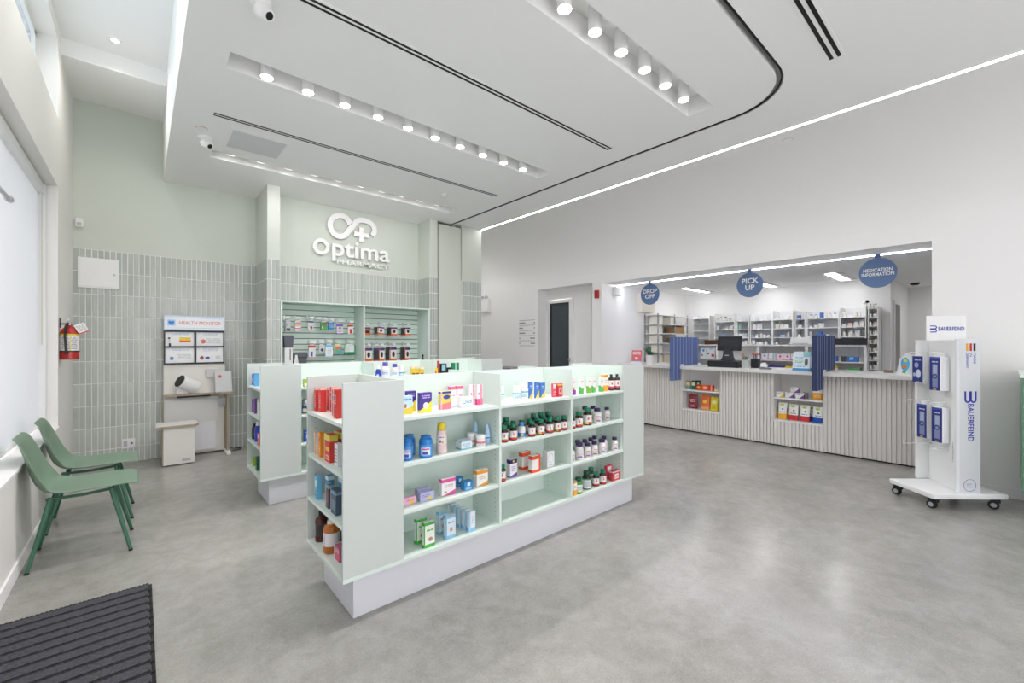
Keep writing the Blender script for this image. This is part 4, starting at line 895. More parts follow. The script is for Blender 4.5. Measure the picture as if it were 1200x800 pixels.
for nm, kd, lb, cat, x, y, z, r, H in [
 ('bath_bottle', 'pod', 'left blue rounded wash bottle half hidden behind the end panel', 'bottle', 1.168, 2.267, S1, .031, .126),
 ('bath_bottle', 'pod', 'rear blue rounded wash bottle on the second shelf', 'bottle', 1.228, 2.36, S1, .037, .123),
 ('bath_bottle', 'pod', 'front right blue rounded wash bottle on the second shelf', 'bottle', 1.283, 2.256, S1, .040, .127),
 ('lotion_bottle', 'lot', 'pale pink lotion bottle with bright yellow cap', 'bottle', 1.402, 2.272, S1, .034, .184),
 ('cream_jar', 'jar', 'rear white cream jar with coral band', 'jar', 1.662, 2.318, S1, .029, .079),
 ('cream_jar', 'jar', 'front white cream jar with coral band', 'jar', 1.683, 2.248, S1, .031, .076),
 ('cream_tube', 'tub', 'rear pale blue tube bottle standing behind the cream jars', 'tube', 1.752, 2.40, S1, .026, .135),
 ('cream_tube', 'tub', 'front pale blue pointed tube beside the shelf divider', 'tube', 1.766, 2.285, S1, .024, .128),
 ('pill_bottle', 'whi', 'white bottle with blue label half behind the left divider of the top middle shelf', 'bottle', 1.938, 2.345, S0, .024, .106),
 ('pill_bottle', 'whi', 'shorter white pill bottle with blue label on the top middle shelf', 'bottle', 2.052, 2.302, S0, .031, .107),
 ('pill_bottle', 'whi', 'taller white pill bottle with blue label on the top middle shelf', 'bottle', 2.13, 2.315, S0, .034, .121),
 ('pill_bottle', 'wblue', 'white bottle with light blue cap among the dark vitamin bottles', 'bottle', 2.065, 2.265, S1, .026, .105),
 ('vitamin_bottle', 'vit', 'single dark vitamin bottle beside the purple topped carton', 'bottle', 1.865, 2.244, S2, .026, .112),
 ('syrup_bottle', 'syr', 'left black syrup bottle with pink label on the top right shelf', 'bottle', 3.129, 2.262, S0, .026, .14),
 ('syrup_bottle', 'syr', 'right black syrup bottle with pink label on the top right shelf', 'bottle', 3.19, 2.245, S0, .026, .14),
 ('vitamin_bottle', 'vit', 'dark vitamin bottle cut off by the divider on the right second shelf', 'bottle', 2.575, 2.232, S1, .026, .107),
 ('vitamin_bottle', 'vit', 'dark vitamin bottle with green cap left of the larger one', 'bottle', 2.668, 2.245, S1, .033, .118),
 ('vitamin_bottle', 'vity', 'largest dark vitamin bottle with green cap and yellow foot', 'bottle', 2.793, 2.257, S1, .037, .139),
 ('pill_bottle', 'pur', 'large white bottle with purple cap right of the dark bottles', 'bottle', 2.93, 2.262, S1, .036, .122),
 ('pill_bottle', 'pur', 'rear left white bottle with purple cap on the right second shelf', 'bottle', 2.90, 2.37, S1, .03, .128),
 ('pill_bottle', 'pur', 'rear right white bottle with purple cap on the right second shelf', 'bottle', 3.01, 2.37, S1, .03, .122),
 ('pill_bottle', 'pur', 'white purple capped bottle standing alone at the right of the second shelf', 'bottle', 3.103, 2.29, S1, .027, .109),
 ('herbal_bottle', 'grn', 'bright green glass bottle with pale label on the bottom shelf', 'bottle', 2.653, 2.236, S3, .034, .124),
 ('vitamin_bottle', 'big', 'large dark bottle with dark green cap and pale label on the bottom shelf', 'bottle', 2.792, 2.263, S3, .038, .143),
 ('vitamin_bottle', 'vit', 'small dark bottle right of the large one on the bottom shelf', 'bottle', 2.903, 2.255, S3, .030, .113),
 ('vitamin_bottle', 'vit', 'dark bottle behind two others on the bottom shelf', 'bottle', 2.95, 2.345, S3, .030, .125),
 ('vitamin_bottle', 'vit', 'dark bottle left of the red and white carton on the bottom shelf', 'bottle', 2.986, 2.245, S3, .029, .120),
]: bottle(nm, kd, lb, cat, x, y, z, r, H)
FR = [(1.879, 2.24), (1.969, 2.248), (2.145, 2.245), (2.238, 2.245), (2.330, 2.243), (2.415, 2.24), (2.49, 2.243)]
for i, (x, y) in enumerate(FR):
    bottle('vitamin_bottle', 'vity' if i in (3, 5) else 'vit', ordinal(i) + ' dark green-capped vitamin bottle from the left in the front row', 'bottle', x, y, S1, .028, .109, 'front row of dark vitamin bottles')
for i, (x, y) in enumerate([(1.90, 2.315), (1.975, 2.325), (2.045, 2.335), (2.12, 2.325), (2.195, 2.32), (2.27, 2.32), (2.345, 2.32), (2.42, 2.315)]):
    bottle('vitamin_bottle', 'vit', ordinal(i) + ' dark green-capped vitamin bottle from the left in the second row', 'bottle', x, y, S1, .028, .109, 'second row of dark vitamin bottles')
for i, (x, y) in enumerate([(1.96, 2.40), (2.04, 2.41), (2.31, 2.40), (2.39, 2.40), (2.465, 2.395)]):
    bottle('vitamin_bottle', 'vit', ordinal(i) + ' dark green-capped vitamin bottle from the left in the rear row', 'bottle', x, y, S1, .029, .125, 'rear row of dark vitamin bottles')
for i, (x, y, r, H) in enumerate([(2.585, 2.245, .025, .116), (2.695, 2.262, .036, .130), (2.785, 2.25, .030, .117), (2.868, 2.244, .031, .117), (2.975, 2.246, .036, .12), (3.147, 2.241, .029, .113)]):
    bottle('pill_bottle', 'pur', ordinal(i) + ' white purple-capped bottle from the left in the front row of the third shelf', 'bottle', x, y, S2, r, H, 'purple-capped bottles, front row')
for i, (x, y) in enumerate([(2.78, 2.35), (2.85, 2.33), (2.935, 2.335), (3.02, 2.36), (3.075, 2.30)]):
    bottle('pill_bottle', 'pur', ordinal(i) + ' white purple-capped bottle from the left in the back row of the third shelf', 'bottle', x, y, S2, .029, .122, 'purple-capped bottles, back row')

# left end of the near unit (fronts look to the left)
for nm, lb, x, y, z, W, D, H, p in [
 ('medicine_carton', 'first narrow red carton at the far side of the top end shelf', .807, 2.755, S0, .03, .026, .143, 'reds'),
 ('medicine_carton', 'second red carton from the far side of the top end shelf', .82, 2.70, S0, .037, .034, .146, 'reds'),
 ('medicine_carton', 'third red carton, set back on the top end shelf', .875, 2.735, S0, .03, .03, .14, 'reds'),
 ('medicine_carton', 'fourth red carton from the far side, dark stripe, top end shelf', .87, 2.66, S0, .035, .03, .15, 'reds2'),
 ('medicine_carton', 'fifth red carton from the far side of the top end shelf', .855, 2.58, S0, .036, .03, .155, 'reds'),
 ('medicine_carton', 'red carton with a dark figure nearest the mint end panel', .81, 2.40, S0, .05, .034, .16, 'reds2'),
 ('medicine_carton', 'red carton right behind the nearest one on the top end shelf', .83, 2.49, S0, .045, .034, .15, 'reds2'),
 ('medicine_carton', 'narrow white and orange carton at the far side of the second end shelf', .802, 2.74, S1, .028, .025, .129, 'orw'),
 ('medicine_carton', 'orange carton with navy dot on the second end shelf', .80, 2.645, S1, .036, .028, .146, 'orng'),
 ('medicine_carton', 'large yellow topped red carton on the second end shelf', .802, 2.482, S1, .098, .046, .155, 'yelred'),
 ('medicine_carton', 'yellow topped red carton behind the large one on the second end shelf', .862, 2.50, S1, .095, .046, .16, 'yelred'),
 ('medicine_carton', 'white carton with grey print nearest the panel on the second end shelf', .812, 2.385, S1, .05, .03, .122, 'whtb'),
 ('medicine_carton', 'light blue carton at the far side of the third end shelf', .797, 2.697, S2, .042, .03, .138, 'cyan'),
 ('medicine_carton', 'deeper blue carton beside the light blue one on the third end shelf', .84, 2.63, S2, .048, .036, .146, 'cyan2'),
 ('medicine_carton', 'dark grey carton with red patch on the third end shelf', .802, 2.503, S2, .058, .034, .133, 'dkred'),
 ('medicine_carton', 'slate blue carton nearest the panel on the third end shelf', .80, 2.378, S2, .084, .04, .134, 'dkblue'),
 ('medicine_carton', 'tall blue carton at the back of the third end shelf', .88, 2.52, S2, .06, .04, .15, 'cyan2'),
 ('medicine_carton', 'low pink carton nearest the panel on the bottom end shelf', .82, 2.38, S3, .085, .05, .078, 'pinkb'),
]: carton(nm, lb, 'carton', x, y, z, W, D, H, PK[p], 'x')
bottle('syrup_bottle', 'brn', 'dark brown syrup bottle on the bottom end shelf', 'bottle', .835, 2.735, S3, .036, .18, rz=2.4)
bottle('syrup_bottle', 'brn', 'second brown syrup bottle behind the amber one on the bottom end shelf', 'bottle', .90, 2.64, S3, .036, .175, rz=2.4)
bottle('syrup_bottle', 'amb', 'large amber syrup bottle with white label on the bottom end shelf', 'bottle', .838, 2.555, S3, .047, .178, rz=2.4)

# second unit: left end, first bay sliver, and its top shelf
for nm, lb, x, y, z, W, D, H, p in [
 ('medicine_carton', 'far blue carton on the top end shelf of the rear unit', .83, 4.83, S0, .04, .03, .109, 'dblue'),
 ('medicine_carton', 'near sky blue carton on the top end shelf of the rear unit', .825, 4.70, S0, .05, .036, .124, 'sky'),
 ('medicine_carton', 'far violet carton on the second end shelf of the rear unit', .825, 4.82, S1, .03, .025, .123, 'violet'),
 ('medicine_carton', 'near violet carton on the second end shelf of the rear unit', .82, 4.68, S1, .03, .025, .145, 'violet'),
 ('medicine_carton', 'white and green carton on the second end shelf of the rear unit', .82, 4.51, S1, .05, .034, .15, 'whgr'),
 ('medicine_carton', 'red and white carton on the third end shelf of the rear unit', .815, 4.46, S2, .06, .034, .109, 'redw'),
 ('medicine_carton', 'far low yellow-green carton on the bottom end shelf of the rear unit', .83, 4.80, S3, .06, .04, .075, 'ygr'),
 ('medicine_carton', 'near dark green carton on the bottom end shelf of the rear unit', .825, 4.60, S3, .06, .041, .125, 'dkgr'),
]: carton(nm, lb, 'carton', x, y, z, W, D, H, PK[p], 'x')
bottle('syrup_bottle', 'brn', 'dark bottle on the third end shelf of the rear unit', 'bottle', .845, 4.82, S2, .024, .15, rz=2.4)
bottle('wash_bottle', 'blu', 'blue bottle on the third end shelf of the rear unit', 'bottle', .85, 4.68, S2, .03, .19, rz=2.4)
carton('medicine_carton', 'low lime green carton on the rear unit beside its end panel', 'carton', 1.16, 4.32, S0, .07, .033, .074, PK['ygr'])
carton('medicine_carton', 'royal blue carton low on the rear unit beside its end panel', 'carton', 1.175, 4.36, S2, .061, .03, .11, PK['dblue'])
bottle('spray_can', 'can', 'silver can with blue label on the rear unit beside its end panel', 'can', 1.20, 4.40, S1, .035, .15)
for kd, lb, x, y, r, H in [('blu', 'small blue bottle with white tip on the top shelf of the rear unit', 1.935, 4.42, .028, .17), ('wpc', 'taller white bottle with violet cap on the top of the rear unit', 2.02, 4.43, .046, .205), ('wpc', 'shorter white bottle with violet cap on the top of the rear unit', 2.13, 4.43, .04, .185), ('whi', 'plain white bottle right of the violet capped pair', 2.22, 4.44, .04, .165)]:
    bottle('wash_bottle', kd, lb, 'bottle', x, y, S0, r, H)
for i, (x, W, H) in enumerate([(2.335, .045, .145), (2.385, .045, .14), (2.44, .05, .132)]):
    carton('medicine_carton', ['left', 'middle', 'right'][i] + ' small yellow and brown carton on the top of the rear unit', 'carton', x, 4.42, S0, W, .03, H, PK['ybr'])
carton('medicine_carton', 'low yellow carton on the top of the rear unit', 'carton', 2.575, 4.42, S0, .10, .04, .115, PK['yred'])
carton('toothpaste_carton', 'thin upright red carton on the top of the rear unit', 'carton', 2.70, 4.45, S0, .018, .03, .20, A('plainred', '#D0352F'))
carton('dental_pack', 'black and pale blue pack on the top of the rear unit', 'carton', 2.73, 4.43, S0, .075, .04, .165, A('blkb', '#1C2226', ('rect', .1, .8, .5, .95, '#8CC4DA')))
carton('dental_pack', 'low black pack on the top of the rear unit', 'carton', 2.815, 4.43, S0, .06, .04, .115, A('blk', '#1A1C20', ('text', .1, .9, .3, .7, 1, '#6C9CA8')))
carton('dental_pack', 'green and white pack on the top of the rear unit', 'carton', 2.885, 4.43, S0, .10, .03, .17, A('grnw', '#1D8558', ('xband', .45, .58, '#DDE8E0')))

# ------------------------------------------------------------------ logo on the sage wall
M_LOGO = mat('logo_white', '#F0EFEE', 0.4)
lg = thing('logo_sign', 'white raised logo with looped symbol and lettering on the sage wall', 'sign', (2.5, 6.67, 3.0))
def ribbon(pts, wd, y0, y1):
    L, R = [], []
    for i, (x, z) in enumerate(pts):
        a, c = pts[max(i - 1, 0)], pts[min(i + 1, len(pts) - 1)]
        tx, tz = c[0] - a[0], c[1] - a[1]; n = math.hypot(tx, tz) or 1
        L.append((x - tz / n * wd / 2, z + tx / n * wd / 2)); R.append((x + tz / n * wd / 2, z - tx / n * wd / 2))
    b = MB()
    for i in range(len(pts) - 1):
        q = [L[i], L[i + 1], R[i + 1], R[i]]
        b.add([(p[0], y0, p[1]) for p in q] + [(p[0], y1, p[1]) for p in q], [(0, 1, 2, 3), (7, 6, 5, 4), (0, 4, 5, 1), (3, 2, 6, 7)] + ([(0, 3, 7, 4)] if i == 0 else []) + ([(1, 5, 6, 2)] if i == len(pts) - 2 else []))
    return b
sym = [(2.458, 3.300), (2.443, 3.352), (2.400, 3.398), (2.345, 3.418), (2.288, 3.412), (2.225, 3.382), (2.180, 3.330), (2.160, 3.260), (2.170, 3.190), (2.205, 3.132), (2.262, 3.100), (2.325, 3.100), (2.385, 3.132), (2.453, 3.224), (2.535, 3.338), (2.575, 3.385), (2.63, 3.408), (2.72, 3.408), (2.795, 3.382), (2.845, 3.325), (2.852, 3.255), (2.815, 3.190)]
ribbon([(x - 2.5, z - 3.0) for x, z in spline(sym, 6)], 0.078, -0.012, 0.012).build('infinity_symbol', M_LOGO, lg)
pl = MB().box(0.14 - 0.036, 0.14 + 0.036, -0.016, 0.012, 0.062, 0.29)
pl.box(0.14 - 0.116, 0.14 - 0.036, -0.016, 0.012, 0.142, 0.212); pl.box(0.14 + 0.036, 0.14 + 0.116, -0.016, 0.012, 0.142, 0.212)
pl.build('plus_symbol', M_LOGO, lg)
ring = [(2.031 - 2.5 + 0.092 * math.cos(a * PI / 24), 2.902 - 3.0 + 0.096 * math.sin(a * PI / 24)) for a in range(49)]
ribbon(ring, 0.05, -0.012, 0.012).build('letter_o', M_LOGO, lg)
text('letters', 'ptima', 0.37, M_LOGO, lg, (0.142, 0, -0.088), FACE_Y, 0.012, 0.0065, width=0.925, res=5)
text('small_letters', 'PHARMACY', 0.098, M_LOGO, lg, (0.175, 0, -0.292), FACE_Y, 0.010, 0.0014, width=0.845)
MB().box(-0.5, 0.6, 0.018, 0.022, -0.1, -0.096).box(-0.3, 0.3, 0.018, 0.022, 0.2, 0.204).build('stand_offs', M_SAGE, lg)

# ------------------------------------------------------------------ slatwall cabinet under the logo
M_SLAT = mat('mint_slat', '#D9EBE1', 0.4); M_GROOVE = mat('bronze_groove', '#8D7A66', 0.5)
cb = thing('slatwall_cabinet', 'mint slatwall display cabinet in the tiled recess under the logo', 'cabinet', (2.53, 6.30, 0))
def cbx(x0, x1, y0, y1, z0, z1): return MB().box(x0 - 2.53, x1 - 2.53, y0 - 6.30, y1 - 6.30, z0, z1)
cbx(1.405, 1.43, 6.30, 6.685, 0, 2.037).build('side_panel', M_MINT, cb, bevel=0.001)
cbx(3.63, 3.656, 6.30, 6.685, 0, 2.037).build('side_panel', M_MINT, cb, bevel=0.001)
cbx(2.528, 2.55, 6.30, 6.655, 0.90, 2.015).build('divider', M_MINT, cb, bevel=0.001)
cbx(1.43, 3.63, 6.30, 6.685, 2.015, 2.037).build('top_panel', M_MINT, cb, bevel=0.001)
cbx(1.43, 3.63, 6.30, 6.655, 0.0, 0.90).build('base_cabinet', M_MINT, cb)
cbx(1.43, 3.63, 6.672, 6.685, 0.9, 2.015).build('groove_backing', M_GROOVE, cb)
z = 2.015; k = 0
for z1, z0 in [(2.012, 1.944)] + [(1.932 - 0.0821 * i, 1.862 - 0.0821 * i) for i in range(12)]:
    if z1 < 0.9: break
    cbx(1.432, 2.527, 6.656, 6.672, max(z0, 0.902), z1).build('slat', M_SLAT, cb)
    cbx(2.551, 3.628, 6.656, 6.672, max(z0, 0.902), z1).build('slat', M_SLAT, cb)

HOOK = MB().tube([(0, 0.2, 0.03), (0, 0.198, 0.0), (0, 0.0, 0.0), (0, -0.006, 0.012)], 0.0032, 6).mesh('rod', M_STEEL)
PLATE = MB().box(-0.012, 0.012, 0.196, 0.204, 0.0, 0.06).mesh('back_plate', M_STEEL)
TAG = MB().box(-0.026, 0.026, -0.012, -0.008, 0.008, 0.038).mesh('price_tag', M_WHITE)
def hook(x, z, label):
    t = thing('display_hook', label, 'hook', (x, 6.45, z), 0, 'chrome display hooks on the slatwall')
    link('rod', HOOK, t); link('back_plate', PLATE, t); link('price_tag', TAG, t)
def hang(label, x0, x1, z0, z1, m, dep=0.02, y=6.49, tilt=0.0, hk=None, n=1):
    W = x1 - x0
    o = MB().box(-W / 2, W / 2, -dep / 2, dep / 2, -(z1 - z0), -0.022).build('hanging_pack', m, None, ((x0 + x1) / 2, y, z1), (0, tilt, 0), bevel=0.001)
    tag(o, label, 'pack', 'packs hanging on the slatwall')
    MB().box(-W * 0.3, W * 0.3, -0.001, 0.001, -0.022, -0.006).build('hang_tab', M_WHITE, o)
    if hk: hook((x0 + x1) / 2 + (0.03 if tilt else 0), z1 + 0.003, hk)
HP = lambda n, b, *o: art('hang_' + n, b, list(o))
hk_i = 0
for lb, x0, x1, z0, z1, m, dp in [
 ('white and black hanging pack at the left of the upper slatwall row', 1.495, 1.568, 1.626, 1.79, HP('a', '#D5D6DA', ('rect', .3, .9, .05, .3, '#2B2B33'), ('xband', 0, .25, '#8F939C'), ('disc', .4, .6, .08, .05, '#3A3A44')), .05),
 ('white hanging pack with pink and yellow bands', 1.625, 1.708, 1.635, 1.79, HP('b', '#E6DBE0', ('band', .72, .85, '#E07FA8'), ('band', .55, .65, '#EBD05A'), ('band', .2, .3, '#E0709B')), .02),
 ('white hanging pack with navy top and brown picture', 1.795, 1.871, 1.644, 1.80, HP('c', '#E4E3E2', ('band', .82, 1, '#5E6B8C'), ('disc', .6, .3, .2, .16, '#8A5A42')), .02),
 ('green and brown hanging pack', 1.967, 2.063, 1.657, 1.79, HP('d', '#4E9E4A', ('rect', .2, .95, .55, .9, '#7A6A9C'), ('disc', .3, .3, .1, .2, '#E6EBDD'), ('disc', .7, .72, .2, .14, '#C96A5A')), .025),
 ('bright blue hanging pack beside the green one', 2.073, 2.151, 1.661, 1.785, HP('e', '#2F7FCF', ('text', .2, .9, .3, .8, 4, '#A5CCEE'), ('disc', .85, .35, .12, .1, '#E6D34A')), .02),
 ('purple and white hanging pack', 2.197, 2.287, 1.594, 1.765, HP('f', '#E5E1EA', ('band', .78, 1, '#7D52B8'), ('band', 0, .1, '#8457BC'), ('disc', .5, .62, .28, .1, '#9B93A8'), ('rect', .2, .8, .25, .32, '#D25A60')), .02),
 ('red and white hanging pack at the right of the upper row', 2.363, 2.439, 1.60, 1.76, HP('g', '#E9E6E4', ('band', .8, 1, '#C93A34'), ('rect', .3, .85, .05, .55, '#CF3A32')), .02),
 ('tall white hanging pack with red top in the lower row', 1.806, 1.898, 1.253, 1.45, HP('h', '#E6E7EA', ('band', .82, 1, '#CE3B33'), ('rect', .3, .6, .1, .5, '#3E5FA8'), ('band', 0, .05, '#D87A72')), .02),
 ('small grey hanging pack with dark picture in the lower row', 1.944, 2.021, 1.325, 1.455, HP('i', '#C9CBCE', ('disc', .55, .35, .25, .2, '#3C3F4A')), .03),
 ('white and pale blue hanging pouch in the lower row', 2.035, 2.139, 1.254, 1.46, HP('j', '#E3EAEF', ('band', .8, 1, '#7FC0E0'), ('band', 0, .06, '#A9CFE4'), ('text', .25, .8, .25, .7, 5, '#BBCBD6')), .02),
 ('blue hanging pack with orange and green pictures', 2.155, 2.271, 1.295, 1.455, HP('k', '#4FA3D0', ('band', .85, 1, '#E8C83F'), ('disc', .55, .62, .3, .12, '#E2752F'), ('disc', .55, .28, .3, .12, '#6FAE3A'), ('rect', .0, .12, 0, 1, '#E6D24A')), .02),
 ('wide green and clear hanging pack at the right of the lower row', 2.315, 2.47, 1.285, 1.455, HP('l', '#CFDED6', ('band', 0, .28, '#1F7F56'), ('rect', .4, .75, .3, .9, '#DDE5E2'), ('xband', .88, 1, '#2E8A62')), .05),
]: hang(lb, x0, x1, z0, z1, m, dp, 6.49, 0, '%s chrome hook from the left on the left slatwall, %s row' % (ordinal(hk_i % 7), 'upper' if hk_i < 7 else 'lower')); hk_i += 1
hook(1.93, 1.80, 'empty chrome hook in the upper row between the white and green packs')
BR = [HP('br%d' % i, '#E6E2E0', ('band', .80, 1, '#4A4478'), ('band', 0, .2, '#E2753A'), ('disc', .5, .5, .22, .2, '#24242C'), ('xband', 0, .08, '#D9683A')) for i in range(1)]
BR2 = HP('brd', '#C9704A', ('band', .80, 1, '#4A4478'), ('disc', .45, .42, .4, .18, '#2A2228'), ('band', 0, .15, '#E07A3C'))
BRS = HP('brs', '#3B3F47', ('band', 0, .16, '#B5532F'), ('text', .1, .9, .3, .8, 4, '#6B6F78'))
BT = HP('brt', '#2F3440', ('band', 0, .12, '#D9683A'), ('band', .84, 1, '#4A4478'))
rowU = [(2.612, 2.703, 1.586, 1.73, BR2), (2.835, 2.935, 1.603, 1.74, BR[0]), (3.052, 3.148, 1.584, 1.74, BR[0]), (3.295, 3.39, 1.59, 1.742, BR[0])]
for i, (x0, x1, z0, z1, m) in enumerate(rowU):
    hang(ordinal(i) + ' orange and black brace pack from the left in the upper right row', x0, x1, z0, z1, m, .03, 6.475, 0.12 if i == 1 else 0, 'hook of the ' + ordinal(i) + ' brace pack in the upper right row')
    if i: hang('dark brace pack behind the ' + ordinal(i) + ' one of the upper right row', x0 - 0.012, x1 - 0.012, z0 + 0.004, z1, BRS, .08, 6.56, 0)
rowL = [(2.621, 2.73, 1.17, 1.41, BR[0]), (2.765, 2.834, 1.17, 1.408, BT), (2.843, 2.934, 1.17, 1.41, BR[0]), (3.03, 3.138, 1.165, 1.42, BR[0]), (3.288, 3.381, 1.17, 1.412, BR[0])]
for i, (x0, x1, z0, z1, m) in enumerate(rowL):
    hang(ordinal(i) + ' tall brace pack from the left in the lower right row', x0, x1, z0, z1, m, .03, 6.475, 0, 'hook of the ' + ordinal(i) + ' brace pack in the lower right row')
    if i > 2: hang('dark brace pack behind the ' + ordinal(i) + ' tall one of the lower right row', x0 - 0.012, x1 - 0.012, z0 + 0.004, z1, BRS, .08, 6.56, 0)
# bins standing in the cabinet
t = thing('collection_bin', 'tall white collection bin with charcoal lid in the slatwall cabinet', 'bin', (1.512, 6.40, 0.901))
MB().box(-0.05, 0.05, -0.07, 0.07, 0, 0.50).build('body', M_WHITE, t, bevel=0.006)
M_BAG = mat('charcoal_bag', '#5C5F68', 0.5, bump=(40, 0.6))
MB().prism([(-0.05, .501), (0.05, .501), (0.062, .64), (0.068, .665), (-0.068, .665), (-0.062, .62)], -0.08, 0.08, 'y').build('lid', M_BAG, t, bevel=0.008)
MB().box(0.012, 0.022, -0.072, -0.07, 0.33, 0.48).build('lock_marks', M_DARK, t)
t = thing('collection_bin', 'low charcoal bin beside the tall white one in the slatwall cabinet', 'bin', (1.66, 6.40, 0.901))
MB().prism([(-0.065, 0), (0.065, 0), (0.08, .36), (-0.08, .36)], -0.075, 0.075, 'y').build('body', M_BAG, t, bevel=0.006)
MB().box(-0.09, 0.09, -0.085, 0.085, 0.361, 0.435).build('lid', M_BAG, t, bevel=0.012)
o = MB().prism([(-0.07, 0), (0.07, 0), (0.012, 0.40), (-0.012, 0.40)], -0.004, 0.004, 'y').build('tent_card', M_WHITE, None, (1.60, 6.31, 0.901))
tag(o, 'white pointed paper card standing before the charcoal bin', 'card')
t = thing('small_vial', 'tiny dark dropper bottle at the right of the slatwall cabinet', 'bottle', (3.56, 6.36, 0.901))
MB().lathe([(0.03, 0), (0.03, .28), (0.012, .31), (0.012, .33)], 14).build('body', M_AMB, t, smooth=True); MB().lathe([(0.015, .331), (0.015, .37)], 12).build('cap', M_BLACK, t)

# ------------------------------------------------------------------ right wall fittings
t = thing('emergency_light', 'white emergency light box with two lamp heads on the far wall', 'light', (6.219, 8.06, 2.2))
MB().box(-0.09, -0.001, -0.155, 0.155, 0, 0.30).build('case', M_WALL, t, bevel=0.01)
for yy in (-0.08, 0.08):
    h = MB().lathe([(0.03, 0), (0.05, 0.05), (0.045, 0.06)], 16).build('lamp_head', M_GREY, t, (-0.04, yy, 0.345), (0, -1.9, 0), smooth=True)
    MB().tube([(-0.045, yy, 0.295), (-0.045, yy, 0.345)], 0.01, 8).build('stem', M_GREY, t)
t = thing('directory_sign', 'small grey ruled lettering on the white wall left of the glazed door', 'sign', (6.218, 6.655, 1.4))
M_INK = mat('grey_ink', '#8F8F92', 0.6)
for k in range(6):
    zz = 0.545 - k * 0.1085; MB().box(-0.001, 0.001, -0.245, 0.245, zz - 0.004, zz + 0.004).build('rule', M_INK, t)
for k, (a, c) in enumerate([(0.19, 0.035), (0.12, 0.03), (0.19, 0.045), (0.03, 0.15), (0.03, 0.13)]):
    zz = 0.488 - k * 0.1085
    MB().box(-0.001, 0.001, 0.245 - a, 0.245, zz - 0.012, zz + 0.012).build('word', M_INK, t); MB().box(-0.001, 0.001, -0.245, -0.245 + c, zz - 0.012, zz + 0.012).build('word', M_INK, t)
t = thing('fire_alarm_pull', 'red fire alarm pull station beside the dispensary opening', 'alarm', (6.219, 4.79, 2.34))
MB().box(-0.045, -0.001, -0.042, 0.042, -0.073, 0.073).build('body', M_RED, t, bevel=0.008)
MB().box(-0.052, -0.045, -0.02, 0.022, -0.045, 0.045).build('handle', mat('alarm_dark_red', '#8E1712', 0.4), t, bevel=0.003)
# low grey-topped console seen past the end of the rear unit
t = thing('wall_console', 'low cabinet with grey top against the wall below the ruled lettering', 'cabinet', (6.0, 7.0, 0))
MB().box(-0.18, 0.20, -0.28, 0.28, 0.0, 0.91).build('body', M_WALL, t, bevel=0.003)
MB().box(-0.2, 0.205, -0.3, 0.3, 0.911, 0.945).build('top', mat('mid_grey_top', '#9A9A9C', 0.4), t, bevel=0.003)

# ------------------------------------------------------------------ dispensary counter
M_CORR = mat('corrugated_grey', '#E2DFDB', 0.45); M_TOP = mat('quartz_top', '#E6E5E3', 0.3, vary=(60, '#DAD9D7'))
XC = 6.85
ct = thing('dispensary_counter', 'long grey corrugated service counter with two open niches', 'counter', (XC, 2.2, 0))
def corr(y0, y1, z0, z1):
    n = max(2, round((y1 - y0) / 0.0455)); p = (y1 - y0) / n; A_ = []
    for i in range(n):
        for f, dpt in ((0, 0.0), (.6, 0.0), (.67, .022), (.93, .022)):
            A_.append((y0 + (i + f) * p - 2.2, dpt))
    A_.append((y1 - 2.2, 0.0))
    b = MB().grid([[(d, y, z0) for y, d in A_], [(d, y, z1) for y, d in A_]])
    return b.build('corrugated_panel', M_CORR, ct, fix=False)
N1, N2 = (2.912, 3.53), (1.568, 2.158)
corr(N1[1], 4.69, 0.02, 1.035); corr(N2[1], N1[0], 0.02, 1.035); corr(-0.9, N2[0], 0.02, 1.035)
corr(N1[0], N1[1], 0.02, 0.35); corr(N2[0], N2[1], 0.02, 0.35)
c = MB()
for y0, y1 in ((N1[1], 4.69), (N2[1], N1[0]), (-0.9, N2[0])): c.box(0.03, 0.50, y0 - 2.2, y1 - 2.2, 0.01, 1.035)
for y0, y1 in (N1, N2):
    c.box(0.03, 0.50, y0 - 2.2, y1 - 2.2, 0.01, 0.35); c.box(0.32, 0.50, y0 - 2.2, y1 - 2.2, 0.35, 1.035)
c.build('carcass', M_WALL, ct)
MB().box(0.02, 0.45, -3.1, 2.49, 0.0, 0.012).build('kick_gap', M_DARK, ct)
for y0, y1 in (N1, N2):
    for z0, z1 in ((0.35, 0.372), (0.67, 0.69)):
        MB().box(0.0, 0.319, y0 - 2.2 + 0.001, y1 - 2.2 - 0.001, z0, z1).build('niche_shelf', M_WHITE, ct, bevel=0.001)
ZW = 1.085
for y0, y1, lb in ((3.546, 4.69, 'white quartz worktop left of the first blue divider'), (1.603, 3.474, 'white quartz worktop between the two blue dividers'), (-0.9, 1.531, 'white quartz worktop right of the second blue divider')):
    o = MB().box(-0.17, 0.6, -(y1 - y0) / 2, (y1 - y0) / 2, 0, ZW - 1.036).build('worktop', M_TOP, None, (XC, (y0 + y1) / 2, 1.036), bevel=0.003)
    tag(o, lb, 'worktop')
M_FELT = mat('blue_felt', '#5A6A98', 0.9, bump=(200, 0.2)); M_FELT2 = mat('navy_felt', '#3A4468', 0.9, bump=(200, 0.2))
